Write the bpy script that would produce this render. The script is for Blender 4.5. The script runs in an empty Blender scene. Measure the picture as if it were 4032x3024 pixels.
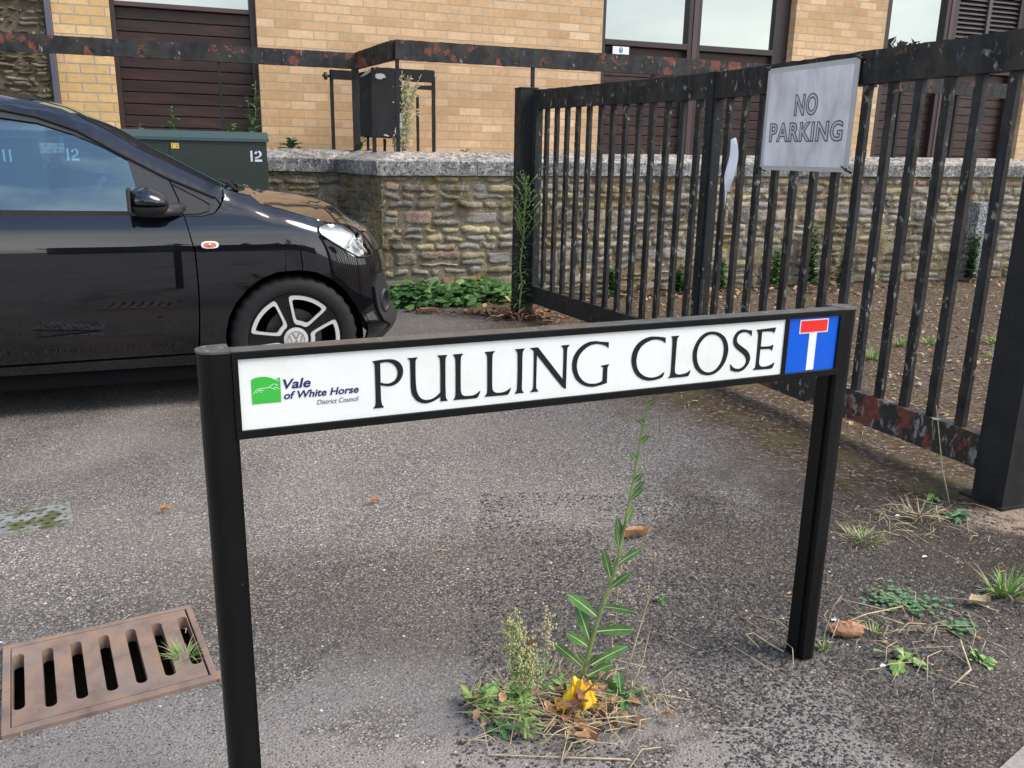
import bpy, math, random
import numpy as np
from mathutils import Vector, Matrix, noise
from mathutils.geometry import delaunay_2d_cdt
R = math.radians
scene = bpy.context.scene
# ------------------------------------------------------------------ camera
cd = bpy.data.cameras.new('camera'); cam = bpy.data.objects.new('camera', cd)
scene.collection.objects.link(cam); scene.camera = cam
PITCH, ROLL, CAMH = R(14.88), R(1.095), 1.12
sp, cp, sr, cr = math.sin(PITCH), math.cos(PITCH), math.sin(ROLL), math.cos(ROLL)
X = Vector((cr, sr*sp, sr*cp)); Y = Vector((-sr, cr*sp, cr*cp)); Z = Vector((0, -cp, sp))
cam.matrix_world = Matrix(((X.x, Y.x, Z.x, 0), (X.y, Y.y, Z.y, 0), (X.z, Y.z, Z.z, CAMH), (0, 0, 0, 1)))
cd.sensor_width = 36; cd.lens = 36*3350/4032; cd.clip_start = .05; cd.clip_end = 500
# ------------------------------------------------------------------ light
SUN_EL, SUN_AZ = R(50), R(-8)          # azimuth of the sun measured from +X towards +Y
w = bpy.data.worlds.new('World'); scene.world = w; w.use_nodes = True
wt = w.node_tree; wt.nodes.clear()
wo = wt.nodes.new('ShaderNodeOutputWorld'); bg = wt.nodes.new('ShaderNodeBackground')
sky = wt.nodes.new('ShaderNodeTexSky'); sky.sky_type = 'NISHITA'; sky.sun_disc = False
sky.sun_elevation = SUN_EL; sky.sun_rotation = math.pi/2 - SUN_AZ; sky.air_density = 1.2; sky.dust_density = 1.5
tc = wt.nodes.new('ShaderNodeTexCoord')
def wn(t): return wt.nodes.new(t)
mp = wn('ShaderNodeMapping'); mp.inputs['Scale'].default_value = (1.0, 1.0, 3.2); wt.links.new(tc.outputs['Generated'], mp.inputs[0])
nz = wn('ShaderNodeTexNoise'); nz.inputs['Scale'].default_value = 2.3; nz.inputs['Detail'].default_value = 9; nz.inputs['Roughness'].default_value = .58
wt.links.new(mp.outputs[0], nz.inputs['Vector'])
rp = wn('ShaderNodeValToRGB'); rp.color_ramp.elements[0].position = .49; rp.color_ramp.elements[1].position = .74
wt.links.new(nz.outputs['Fac'], rp.inputs[0])
sx = wn('ShaderNodeSeparateXYZ'); wt.links.new(tc.outputs['Generated'], sx.inputs[0])
hz = wn('ShaderNodeMapRange'); hz.inputs[1].default_value = .14; hz.inputs[2].default_value = .36; hz.inputs[3].default_value = 1; hz.inputs[4].default_value = 0
wt.links.new(sx.outputs['Z'], hz.inputs[0])
mx = wn('ShaderNodeMath'); mx.operation = 'MAXIMUM'; wt.links.new(rp.outputs[0], mx.inputs[0]); wt.links.new(hz.outputs[0], mx.inputs[1])
mm = wn('ShaderNodeMath'); mm.operation = 'MULTIPLY'; mm.inputs[1].default_value = .88; wt.links.new(mx.outputs[0], mm.inputs[0])
n2 = wn('ShaderNodeTexNoise'); n2.inputs['Scale'].default_value = 3.1; n2.inputs['Detail'].default_value = 5; wt.links.new(mp.outputs[0], n2.inputs['Vector'])
cc = wn('ShaderNodeValToRGB'); cc.color_ramp.elements[0].color = (6.2, 6.5, 6.7, 1); cc.color_ramp.elements[1].color = (10.4, 10.3, 9.9, 1)
cc.color_ramp.elements[0].position = .35; cc.color_ramp.elements[1].position = .65
wt.links.new(n2.outputs['Fac'], cc.inputs[0])
mix = wn('ShaderNodeMix'); mix.data_type = 'RGBA'
wt.links.new(mm.outputs[0], mix.inputs[0]); wt.links.new(sky.outputs[0], mix.inputs[6]); wt.links.new(cc.outputs[0], mix.inputs[7])
wt.links.new(mix.outputs[2], bg.inputs[0]); bg.inputs[1].default_value = .09
wt.links.new(bg.outputs[0], wo.inputs[0])
sl = bpy.data.lights.new('sun', 'SUN'); sl.energy = 1.3; sl.angle = R(32); sl.color = (1, .92, .80)
so = bpy.data.objects.new('sun', sl); scene.collection.objects.link(so)
sdir = Vector((math.cos(SUN_EL)*math.cos(SUN_AZ), math.cos(SUN_EL)*math.sin(SUN_AZ), math.sin(SUN_EL)))
so.rotation_euler = sdir.to_track_quat('Z', 'Y').to_euler(); so.location = sdir*40
scene.view_settings.view_transform = 'Standard'; scene.view_settings.look = 'None'
scene.view_settings.exposure = EXPO = 1.54; scene.view_settings.gamma = 1
scene.cycles.max_bounces = 8; scene.cycles.transparent_max_bounces = 12
# ------------------------------------------------------------------ node helpers
def mat(name, rough=.6, base=(.5, .5, .5), metal=0, spec=.5, coat=0, trans=0, alpha=1, ior=1.5):
    m = bpy.data.materials.new(name); m.use_nodes = True
    b = m.node_tree.nodes['Principled BSDF']
    b.inputs['Base Color'].default_value = (*base, 1); b.inputs['Roughness'].default_value = rough
    b.inputs['Metallic'].default_value = metal; b.inputs['Specular IOR Level'].default_value = spec
    b.inputs['Coat Weight'].default_value = coat; b.inputs['Coat Roughness'].default_value = .02
    b.inputs['Transmission Weight'].default_value = trans; b.inputs['Alpha'].default_value = alpha; b.inputs['IOR'].default_value = ior
    return m
class NT:
    def __init__(s, m): s.m = m; s.t = m.node_tree; s.b = s.t.nodes['Principled BSDF']; s._c = None
    def n(s, t, **k):
        x = s.t.nodes.new(t)
        for a, v in k.items(): setattr(x, a, v)
        return x
    def l(s, a, b): s.t.links.new(a, b)
    def coord(s, kind='Object', scale=(1, 1, 1), loc=(0, 0, 0)):
        c = s.n('ShaderNodeTexCoord'); m_ = s.n('ShaderNodeMapping'); m_.inputs['Scale'].default_value = scale; m_.inputs['Location'].default_value = loc
        s.l(c.outputs[kind], m_.inputs[0]); return m_.outputs[0]
    def noise(s, v, scale, detail=4, rough=.55, dist=0):
        x = s.n('ShaderNodeTexNoise'); x.inputs['Scale'].default_value = scale; x.inputs['Detail'].default_value = detail
        x.inputs['Roughness'].default_value = rough; x.inputs['Distortion'].default_value = dist; s.l(v, x.inputs['Vector']); return x.outputs['Fac']
    def voro(s, v, scale, out='Color', feature='F1', rnd=1):
        x = s.n('ShaderNodeTexVoronoi'); x.feature = feature; x.inputs['Scale'].default_value = scale; x.inputs['Randomness'].default_value = rnd
        s.l(v, x.inputs['Vector']); return x.outputs[out]
    def ramp(s, f, stops, interp='LINEAR'):
        r = s.n('ShaderNodeValToRGB'); cr_ = r.color_ramp; cr_.interpolation = interp
        while len(cr_.elements) < len(stops): cr_.elements.new(.5)
        for e, (p, c) in zip(cr_.elements, stops):
            e.position = p; e.color = (*c, 1) if isinstance(c, tuple) else (c, c, c, 1)
        s.l(f, r.inputs[0]); return r.outputs[0]
    def mix(s, f, a, b, mode='MIX'):
        x = s.n('ShaderNodeMix'); x.data_type = 'RGBA'; x.blend_type = mode
        for i, v in ((0, f), (6, a), (7, b)):
            if hasattr(v, 'is_output') or hasattr(v, 'links'): s.l(v, x.inputs[i])
            elif isinstance(v, tuple): x.inputs[i].default_value = (*v, 1)
            else: x.inputs[i].default_value = v
        return x.outputs[2]
    def math(s, op, a, b=0):
        x = s.n('ShaderNodeMath'); x.operation = op
        for i, v in ((0, a), (1, b)):
            if hasattr(v, 'links'): s.l(v, x.inputs[i])
            else: x.inputs[i].default_value = v
        return x.outputs[0]
    def xyz(s, v, a):
        x = s.n('ShaderNodeSeparateXYZ'); s.l(v, x.inputs[0]); return x.outputs[a]
    def attr(s, name, out='Color'):
        x = s.n('ShaderNodeAttribute'); x.attribute_name = name; return x.outputs[out]
    def col(s, v): s.l(v, s.b.inputs['Base Color'])
    def rough(s, v): s.l(v, s.b.inputs['Roughness'])
    def bump(s, h, strength=.5, dist=.01, prev=None):
        x = s.n('ShaderNodeBump'); x.inputs['Strength'].default_value = strength; x.inputs['Distance'].default_value = dist
        s.l(h, x.inputs['Height'])
        if prev is not None: s.l(prev, x.inputs['Normal'])
        s.l(x.outputs[0], s.b.inputs['Normal']); return x.outputs[0]
# ------------------------------------------------------------------ materials
M = {}
def mk(name, **k): M[name] = mat(name, **k); return NT(M[name])
# asphalt
t = mk('asphalt', rough=.85, spec=.35); v = t.coord('Object')
cell = t.xyz(t.voro(v, 215), 'X')
agg = t.ramp(cell, [(0, (.026, .024, .025)), (.3, (.080, .073, .070)), (.55, (.19, .170, .155)), (.8, (.34, .300, .265)), (.93, (.52, .46, .40)), (1, (.80, .74, .66))])
fine = t.noise(v, 420, 3, .7); mo_ = t.ramp(t.noise(v, 100, 5, .85), [(.36, .42), (.5, .90), (.64, 1.7)]); agg = t.mix(t.ramp(t.noise(v, 1.7, 4, .6), [(.38, .25), (.6, .95)]), agg, t.mix(1., agg, mo_, 'MULTIPLY')); agg = t.mix(.30, agg, t.ramp(fine, [(.3, .03), (.7, .36)]))
dust = t.noise(v, 1.1, 6, .62, .4)
dustc = t.ramp(t.noise(v, 60, 4, .7), [(.3, (.165, .150, .132)), (.7, (.33, .305, .272))])
agg = t.mix(t.math('MULTIPLY', t.ramp(dust, [(.44, 0.), (.68, .70)]), .85), agg, dustc)
edge = t.voro(v, 215, 'Distance'); crk = t.ramp(edge, [(.0, 1.), (.75, .55)])
agg = t.mix(1., agg, crk, 'MULTIPLY')
dark = t.ramp(t.noise(v, .55, 4, .55, .8), [(.37, (.88, .86, .83)), (.47, (1.22, 1.18, 1.14)), (.64, (1.62, 1.56, 1.49))]); agg = t.mix(1., agg, dark, 'MULTIPLY')
# brown moss and leaf dirt ground in beyond and along the gate line
x_, y_ = t.xyz(v, 'X'), t.xyz(v, 'Y')
gl = t.math('ADD', t.math('MULTIPLY', x_, .927), t.math('MULTIPLY', y_, .375))      # signed distance across the gate line
gl = t.math('ADD', gl, t.math('MULTIPLY', t.noise(v, 2.2, 5, .6), .9))
mk_ = t.ramp(t.math('MULTIPLY', t.math('SUBTRACT', gl, 2.20), 1.0), [(.0, 0.), (.55, 1.)])
dirt = t.ramp(t.noise(v, 38, 6, .8), [(.36, (.020, .012, .006)), (.50, (.062, .036, .019)), (.57, (.13, .085, .052)), (.63, (.46, .39, .30))])
dm = t.math('MULTIPLY', mk_, t.ramp(t.noise(v, 7, 5, .7), [(.32, .6), (.5, 1.)]))
agg = t.mix(dm, agg, dirt)
moss = t.math('MULTIPLY', mk_, t.ramp(t.noise(v, 4.3, 5, .6), [(.52, 0.), (.64, .8)])); agg = t.mix(moss, agg, t.ramp(t.noise(v, 120, 3), [(.3, (.04, .035, .012)), (.7, (.13, .11, .035))]))
# darker brown ground round the sign and out towards the big gate post
def blob(cx, cy, rx, ry, hard=1.):
    dx = t.math('DIVIDE', t.math('SUBTRACT', x_, cx), rx); dy = t.math('DIVIDE', t.math('SUBTRACT', y_, cy), ry)
    d = t.math('SQRT', t.math('ADD', t.math('MULTIPLY', dx, dx), t.math('MULTIPLY', dy, dy)))
    d = t.math('ADD', d, t.math('MULTIPLY', t.math('SUBTRACT', t.noise(v, 2.6, 6, .65, .6), .5), 1.5)); return t.ramp(d, [(.55, hard), (1.0, 0.)])
bl_ = t.math('MAXIMUM', blob(.10, 2.05, 1.25, .50, .65), t.math('MAXIMUM', blob(1.10, 2.10, .85, .95, .95), blob(.3, 1.62, .5, .28, .6)))
agg = t.mix(bl_, agg, t.mix(1., agg, (.43, .385, .335), 'MULTIPLY'))
rem = blob(1.72, 2.58, .34, .13, .85); agg = t.mix(rem, agg, t.ramp(t.noise(v, 24, 6, .75), [(.40, (.05, .04, .03)), (.48, (.26, .19, .14)), (.7, (.36, .29, .22))]))
# pale worn binder showing at the near edge
pk = t.math('MULTIPLY', t.ramp(t.noise(v, 2.4, 5, .65, .5), [(.43, 0.), (.50, .9)]), t.ramp(t.math('SUBTRACT', 2.2, y_), [(.35, 0.), (.75, 1.)]))
agg = t.mix(pk, agg, t.ramp(t.noise(v, 180, 4, .8), [(.3, (.12, .105, .095)), (.55, (.27, .243, .225)), (.75, (.42, .39, .36))]))
t.col(agg)
n1 = t.bump(edge, .75, .0035); t.bump(t.noise(v, 30, 5, .7), .5, .006, n1)
# brick
def brick(name, c1, c2, mo):
    t = mk(name, rough=.85, spec=.25)
    c = t.n('ShaderNodeTexCoord'); s_ = t.n('ShaderNodeSeparateXYZ'); t.l(c.outputs['Object'], s_.inputs[0])
    cb = t.n('ShaderNodeCombineXYZ'); t.l(t.math('ADD', s_.outputs[0], s_.outputs[1]), cb.inputs[0]); t.l(s_.outputs[2], cb.inputs[1])
    br = t.n('ShaderNodeTexBrick'); t.l(cb.outputs[0], br.inputs['Vector'])
    br.inputs['Scale'].default_value = 1; br.inputs['Brick Width'].default_value = .225; br.inputs['Row Height'].default_value = .0752
    br.inputs['Mortar Size'].default_value = .0058; br.inputs['Mortar Smooth'].default_value = .25; br.inputs['Bias'].default_value = 0
    br.inputs['Color1'].default_value = (0, 0, 0, 1); br.inputs['Color2'].default_value = (1, 1, 1, 1); br.inputs['Mortar'].default_value = (.5, .5, .5, 1)
    pv = t.coord('Object'); 
    body = t.ramp(br.outputs['Color'], [(0, c1), (.5, tuple((a+b)/2 for a, b in zip(c1, c2))), (.88, c2), (1, tuple(min(1, x*1.05+.05) for x in c2))])
    sp_ = t.noise(pv, 260, 3, .75); body = t.mix(.8, body, t.ramp(sp_, [(.30, .62), (.45, 1.), (.7, 1.16)]), 'MULTIPLY')
    body = t.mix(1., body, t.ramp(t.noise(pv, 1.6, 4, .6), [(.3, .84), (.7, 1.12)]), 'MULTIPLY')
    body = t.mix(1., body, t.ramp(t.noise(pv, 22, 4, .6), [(.3, .88), (.7, 1.08)]), 'MULTIPLY')
    mcol = t.mix(.6, mo, t.ramp(t.noise(pv, 90, 3), [(.3, tuple(x*.75 for x in mo)), (.7, mo)]))
    t.col(t.mix(br.outputs['Fac'], body, mcol))
    h = t.math('SUBTRACT', t.math('MULTIPLY', sp_, .25), br.outputs['Fac']); t.bump(h, .9, .006)
brick('brick', (.545, .335, .172), (.675, .452, .265), (.50, .42, .30))
brick('brick_yellow', (.64, .41, .17), (.72, .48, .22), (.42, .39, .34))
# rubble
def stonemat(name, light, yel, pale=.55):
    t = mk(name, rough=.9, spec=.2); v = t.coord('Object')
    tone = t.attr('tone')
    c = t.mix(.75, tone, t.ramp(t.noise(v, 38, 6, .7), [(.25, .45), (.5, .95), (.75, 1.35)]), 'MULTIPLY')
    c = t.mix(t.math('MULTIPLY', t.ramp(t.noise(v, 3.2, 4, .6, .5), [(.50, 0.), (.66, .8)]), yel), c, t.ramp(t.noise(v, 45, 4), [(.3, (.13, .09, .025)), (.7, (.34, .24, .075))]))
    li = t.math('MULTIPLY', t.ramp(t.noise(v, 46, 6, .72, .4), [(.55, 0.), (.60, 1.)]), t.ramp(t.noise(v, 4.5, 3), [(.38, 0.), (.52, pale)]))
    c = t.mix(li, c, light)
    c = t.mix(t.ramp(t.noise(v, 2.1, 5, .6), [(.34, .7), (.50, 0.)]), c, (.06, .055, .042))
    t.col(c); n_ = t.bump(t.noise(v, 52, 8, .78), 1.0, .018)
stonemat('rubble', (.50, .50, .48), 1., .85)
stonemat('dark_rubble', (.30, .27, .22), .25, .25)
t = mk('mortar', rough=.95, spec=.1); v = t.coord('Object')
t.col(t.ramp(t.noise(v, 28, 6, .7), [(.25, (.10, .08, .05)), (.55, (.25, .20, .12)), (.8, (.36, .30, .20))])); t.bump(t.noise(v, 60, 5, .7), .6, .01)
# coping concrete with lichen
t = mk('coping', rough=.92, spec=.15); v = t.coord('Object')
c = t.ramp(t.noise(v, 16, 7, .72), [(.28, (.10, .10, .10)), (.5, (.23, .225, .22)), (.72, (.38, .375, .365))]); c = t.mix(1., c, t.ramp(t.noise(v, 2.5, 4), [(.35, .6), (.6, 1.15)]), 'MULTIPLY')
c = t.mix(t.ramp(t.noise(v, 60, 5, .7), [(.51, 0.), (.58, .9)]), c, (.045, .042, .04))
c = t.mix(t.math('MULTIPLY', t.ramp(t.noise(v, 34, 5, .7), [(.56, 0.), (.62, .9)]), .9), c, (.55, .54, .50))
nz_ = t.n('ShaderNodeNewGeometry'); up = t.xyz(nz_.outputs['Normal'], 'Z')
c = t.mix(t.math('MULTIPLY', t.ramp(up, [(.5, 0.), (.8, 1.)]), t.ramp(t.noise(v, 19, 5, .65), [(.45, 0.), (.62, .85)])), c, t.ramp(t.noise(v, 50, 3), [(.35, (.30, .20, .13)), (.65, (.60, .56, .50))]))
t.col(c); t.bump(t.noise(v, 90, 6, .7), .6, .006)
# flaking black paint on iron
def iron(name, red, white, base=(.014, .0145, .016), grime=.5, rough=.5):
    t = mk(name, rough=rough, spec=.28); v = t.coord('Object'); 
    c = t.mix(t.math('MULTIPLY', t.ramp(t.noise(v, 9, 5, .65), [(.42, 0.), (.62, 1.)]), grime), base, (.045, .038, .030))
    st = t.noise(t.coord('Object', (30, 30, 3)), 1., 4, .6)
    c = t.mix(t.math('MULTIPLY', t.ramp(st, [(.5, 0.), (.68, 1.)]), grime*.9), c, (.030, .037, .046))
    rn = t.noise(v, 6.5, 7, .62, .3)
    rm = t.ramp(rn, [(1-red-.012, 0.), (1-red, 1.)]); c = t.mix(rm, c, t.ramp(t.noise(v, 40, 4), [(.3, (.10, .032, .022)), (.7, (.22, .075, .050))]))
    wn_ = t.noise(t.coord('Object', (1, 1, .45)), 34, 6, .68, .5); wm = t.ramp(wn_, [(1-white-.03, 0.), (1-white+.0, 1.)])
    wm = t.math('MULTIPLY', wm, t.ramp(t.noise(v, 11, 4), [(.47, .0), (.54, 1.)])); c = t.mix(wm, c, (.25, .24, .22))
    t.col(c); t.rough(t.ramp(t.noise(v, 20, 4), [(.3, rough-.08), (.7, rough+.22)]))
    h = t.math('SUBTRACT', t.math('MULTIPLY', t.noise(v, 55, 5, .6), .5), t.math('ADD', rm, wm)); t.bump(h, .55, .0025)
iron('iron_rail', .405, .35, grime=1.0); iron('iron_gate', .30, .385, grime=.8, base=(.012, .012, .0125)); iron('iron_bottom', .445, .43, base=(.040, .034, .027), grime=1.0)
iron('iron_dirty', .25, .36, base=(.03, .028, .025), grime=.9); iron('iron_post', .24, .29, grime=.22); iron('iron_stile', .26, .36, base=(.010, .013, .014), grime=.3)
t = mk('sign_black', rough=.36, base=(.006, .0065, .0065), spec=.2); v = t.coord('Object')
t.col(t.mix(t.ramp(t.noise(v, 180, 3, .7), [(.70, 0.), (.74, .5)]), (.0055, .006, .006), (.12, .12, .11))); t.rough(t.ramp(t.noise(v, 14, 4), [(.3, .24), (.7, .42)]))
t = mk('sign_top_sheen', rough=.38, base=(.06, .058, .055), metal=.0, spec=.9); v = t.coord('Object')  # lighter copy of the sign black: sky reflection on top faces put into colour
t.col(t.ramp(t.noise(v, 25, 5, .65), [(.3, (.035, .033, .030)), (.7, (.11, .105, .095))]))
t = mk('sign_white', rough=.14, base=(.80, .82, .80), spec=.5); v = t.coord('Object'); t.col(t.mix(t.ramp(t.noise(v, 9, 6, .7), [(.45, 0.), (.75, .35)]), (.80, .82, .79), (.62, .60, .54))); t.rough(t.ramp(t.noise(v, 20, 4), [(.3, .08), (.7, .28)])); mk('ink', rough=.25, base=(.008, .008, .010)); mk('ink_blue', rough=.25, base=(.02, .022, .11)); mk('ink_grey', rough=.3, base=(.14, .15, .24))
mk('sign_green', rough=.2, base=(.045, .46, .055)); mk('pale_green', rough=.2, base=(.50, .78, .50)); mk('sign_blue', rough=.15, base=(.0, .10, .62)); mk('sign_red', rough=.18, base=(.80, .03, .025))
mk('screw', rough=.35, base=(.35, .34, .32), metal=.8)
# stained timber
t = mk('brown_wood', rough=.5, spec=.4); v = t.coord('Object', (1.2, 1.2, 9))
c = t.ramp(t.noise(v, 2.2, 6, .6, .6), [(.3, (.018, .0095, .009)), (.55, (.045, .020, .016)), (.75, (.085, .036, .025))])
t.col(t.mix(.5, c, t.ramp(t.noise(t.coord('Object', (1, 1, 60)), 3, 3), [(.3, .6), (.7, 1.2)]), 'MULTIPLY')); t.bump(t.noise(t.coord('Object', (4, 4, 120)), 2, 3), .25, .002)
mk('wood_frame', rough=.45, base=(.030, .017, .017)); mk('wood_frame_light', rough=.45, base=(.075, .038, .036)); mk('groove', rough=.9, base=(.004, .003, .003))
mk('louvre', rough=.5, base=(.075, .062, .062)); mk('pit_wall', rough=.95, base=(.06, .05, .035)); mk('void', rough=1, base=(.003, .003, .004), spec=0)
t = mk('window_glass', rough=.0, base=(.02, .025, .025), spec=1.0, ior=2.6); t.b.inputs['Specular Tint'].default_value = (.93, 1, .97, 1)
v = t.coord('Object'); t.bump(t.noise(v, 1.3, 2), .05, .02)
mk('blind', rough=.6, base=(.55, .57, .55)); mk('pipe_grey', rough=.6, base=(.10, .10, .13))
# car
t = mk('car_paint', rough=.30, base=(.0025, .003, .005), spec=.15, coat=1.0); t.b.inputs['Coat IOR'].default_value = 1.66; t.b.inputs['Metallic'].default_value = .6
v = t.coord('Object'); t.b.inputs['Coat Roughness'].default_value = .015
t.col(t.mix(t.ramp(t.noise(v, 900, 2), [(.62, 0.), (.7, .5)]), (.0045, .0048, .0085), (.016, .018, .030)))
mk('car_black_trim', rough=.55, base=(.022, .022, .025)); mk('rubber', rough=.75, base=(.014, .014, .015), spec=.3); mk('car_liner', rough=.9, base=(.004, .004, .005), spec=.1)
g = mk('car_glass', rough=.0, base=(.55, .70, .75), spec=.5)
gt = g.t; gt.nodes.remove(g.b); out = [n for n in gt.nodes if n.type == 'OUTPUT_MATERIAL'][0]
tr = gt.nodes.new('ShaderNodeBsdfTransparent'); tr.inputs[0].default_value = (.55, .78, .90, 1); gl_ = gt.nodes.new('ShaderNodeBsdfGlossy'); gl_.inputs['Roughness'].default_value = .0; gl_.inputs[0].default_value = (.70, .92, 1, 1)
fr = gt.nodes.new('ShaderNodeFresnel'); fr.inputs[0].default_value = 2.0; ms = gt.nodes.new('ShaderNodeMixShader')
ad = gt.nodes.new('ShaderNodeMath'); ad.operation = 'MULTIPLY_ADD'; ad.inputs[1].default_value = 1.3; ad.inputs[2].default_value = .08; gt.links.new(fr.outputs[0], ad.inputs[0])
gt.links.new(ad.outputs[0], ms.inputs[0]); gt.links.new(tr.outputs[0], ms.inputs[1]); gt.links.new(gl_.outputs[0], ms.inputs[2]); gt.links.new(ms.outputs[0], out.inputs[0])
def lens(name, tint, ior=1.5, add=.02):
    m = bpy.data.materials.new(name); m.use_nodes = True; M[name] = m; nt = m.node_tree; nt.nodes.clear()
    o = nt.nodes.new('ShaderNodeOutputMaterial'); a = nt.nodes.new('ShaderNodeBsdfTransparent'); a.inputs[0].default_value = (*tint, 1)
    b = nt.nodes.new('ShaderNodeBsdfGlossy'); b.inputs['Roughness'].default_value = .02; f = nt.nodes.new('ShaderNodeFresnel'); f.inputs[0].default_value = ior
    s = nt.nodes.new('ShaderNodeMixShader'); d = nt.nodes.new('ShaderNodeMath'); d.inputs[1].default_value = add
    nt.links.new(f.outputs[0], d.inputs[0]); nt.links.new(d.outputs[0], s.inputs[0]); nt.links.new(a.outputs[0], s.inputs[1]); nt.links.new(b.outputs[0], s.inputs[2]); nt.links.new(s.outputs[0], o.inputs[0])
lens('clear_lens', (.88, .90, .90), 1.6, .05)
mk('chrome', rough=.06, base=(.85, .86, .86), metal=1); mk('reflector', rough=.35, base=(.90, .91, .92), metal=.0)
t = mk('alloy', rough=.35, base=(.62, .60, .58), metal=.25); v = t.coord('Object'); t.col(t.mix(t.ramp(t.noise(v, 60, 5, .7), [(.58, 0.), (.70, .7)]), (.66, .64, .62), (.30, .24, .19)))
mk('rim_black', rough=.25, base=(.006, .006, .007)); mk('disc', rough=.4, base=(.10, .09, .085), metal=.7); mk('orange_lens', rough=.1, base=(.75, .16, .07)); mk('seat', rough=.8, base=(.05, .055, .07))
# cabinets
t = mk('cabinet_green', rough=.45, base=(.014, .024, .016)); v = t.coord('Object'); t.col(t.mix(1., (.015, .025, .017), t.ramp(t.noise(v, 3, 5), [(.3, .75), (.7, 1.3)]), 'MULTIPLY'))
mk('cabinet_lid', rough=.5, base=(.040, .072, .075)); mk('stencil', rough=.7, base=(.62, .68, .78)); mk('yellow_label', rough=.4, base=(.75, .50, .09))
mk('notice_white', rough=.4, base=(.78, .80, .80)); mk('notice_blue', rough=.4, base=(.03, .17, .45))
# rusty grate
t = mk('rust', rough=.7, spec=.4); v = t.coord('Object')
c = t.ramp(t.noise(v, 12, 6, .65), [(.25, (.12, .085, .065)), (.5, (.235, .165, .130)), (.64, (.30, .185, .115)), (.85, (.36, .30, .26))])
c = t.mix(t.ramp(t.noise(v, 5, 5, .6), [(.5, 0.), (.7, .55)]), c, (.20, .185, .18)); t.col(c); t.bump(t.noise(v, 120, 5, .7), .4, .002)
t = mk('galvanised', rough=.5, spec=.5); v = t.coord('Object'); c = t.ramp(t.noise(v, 30, 5), [(.3, (.16, .165, .16)), (.7, (.33, .335, .32))])
t.col(t.mix(t.ramp(t.noise(v, 14, 5, .6), [(.49, 0.), (.56, .95)]), c, (.09, .095, .03)))
# board
t = mk('board_grey', rough=.6, spec=.3); v = t.coord('Object')
c = t.ramp(t.noise(t.coord('Object', (1, 1, .45)), 7, 7, .62, .3), [(.32, (.50, .475, .49)), (.5, (.70, .665, .685)), (.66, (.82, .78, .80))]); c = t.mix(.12, c, t.ramp(t.noise(t.coord('Object', (120, 120, 6)), 1, 3), [(.3, .7), (.7, 1.1)]), 'MULTIPLY'); t.col(c)
mk('board_edge', rough=.6, base=(.46, .47, .45)); mk('pencil', rough=.7, base=(.12, .105, .13)); mk('board_fill', rough=.6, base=(.52, .54, .56)); mk('tie', rough=.5, base=(.01, .01, .01)); mk('paper', rough=.6, base=(.86, .87, .93))
t = mk('grey_paint', rough=.6, base=(.3, .3, .3))
t = mk('concrete_post', rough=.9, spec=.2); v = t.coord('Object'); t.col(t.ramp(t.xyz(t.voro(v, 95), 'X'), [(.2, (.10, .105, .115)), (.6, (.22, .225, .235)), (.95, (.50, .50, .50))]))
t = mk('concrete', rough=.9, spec=.2); v = t.coord('Object'); t.col(t.ramp(t.noise(v, 70, 6, .75), [(.3, (.20, .175, .165)), (.7, (.38, .35, .33))])); t.bump(t.noise(v, 150, 4), .4, .002)
# plants
def leafmat(name, a, b, rough=.45, tl=.35):
    t = mk(name, rough=rough, spec=.4); v = t.coord('Object'); t.col(t.ramp(t.noise(v, 55, 3), [(.3, a), (.7, b)]))
    t.b.inputs['Subsurface Weight'].default_value = 0
leafmat('leaf_green', (.065, .150, .038), (.12, .255, .065)); leafmat('leaf_blue', (.07, .16, .075), (.14, .27, .12)); leafmat('leaf_bright', (.13, .27, .05), (.22, .40, .08))
leafmat('leaf_dark', (.020, .065, .017), (.055, .13, .028)); leafmat('leaf_fresh', (.12, .24, .05), (.24, .38, .10)); leafmat('leaf_red', (.20, .07, .05), (.33, .16, .09))
mk('midrib', rough=.5, base=(.60, .68, .38)); leafmat('stem_green', (.14, .22, .06), (.28, .34, .13)); leafmat('stem_red', (.16, .09, .06), (.30, .20, .12))
leafmat('straw', (.30, .23, .13), (.55, .46, .30), .7); leafmat('dry_leaf', (.18, .095, .05), (.36, .22, .12), .6); leafmat('dry_orange', (.34, .17, .08), (.54, .32, .16), .6); leafmat('dry_brown', (.08, .045, .025), (.19, .11, .06), .7)
leafmat('seed', (.38, .30, .19), (.56, .47, .31), .8); leafmat('bud_green', (.24, .28, .10), (.46, .42, .22), .8); leafmat('yellow_plastic', (.62, .36, .012), (.80, .52, .03), .35); leafmat('brick_lump', (.30, .14, .08), (.50, .28, .17), .9)
t = mk('chip', rough=.8, spec=.35); t.col(t.attr('tone'))
mk('roof_tile', rough=.8, base=(.11, .065, .045)); mk('render_wall', rough=.8, base=(.30, .26, .21)); leafmat('hedge', (.012, .03, .01), (.04, .08, .025))
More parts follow.
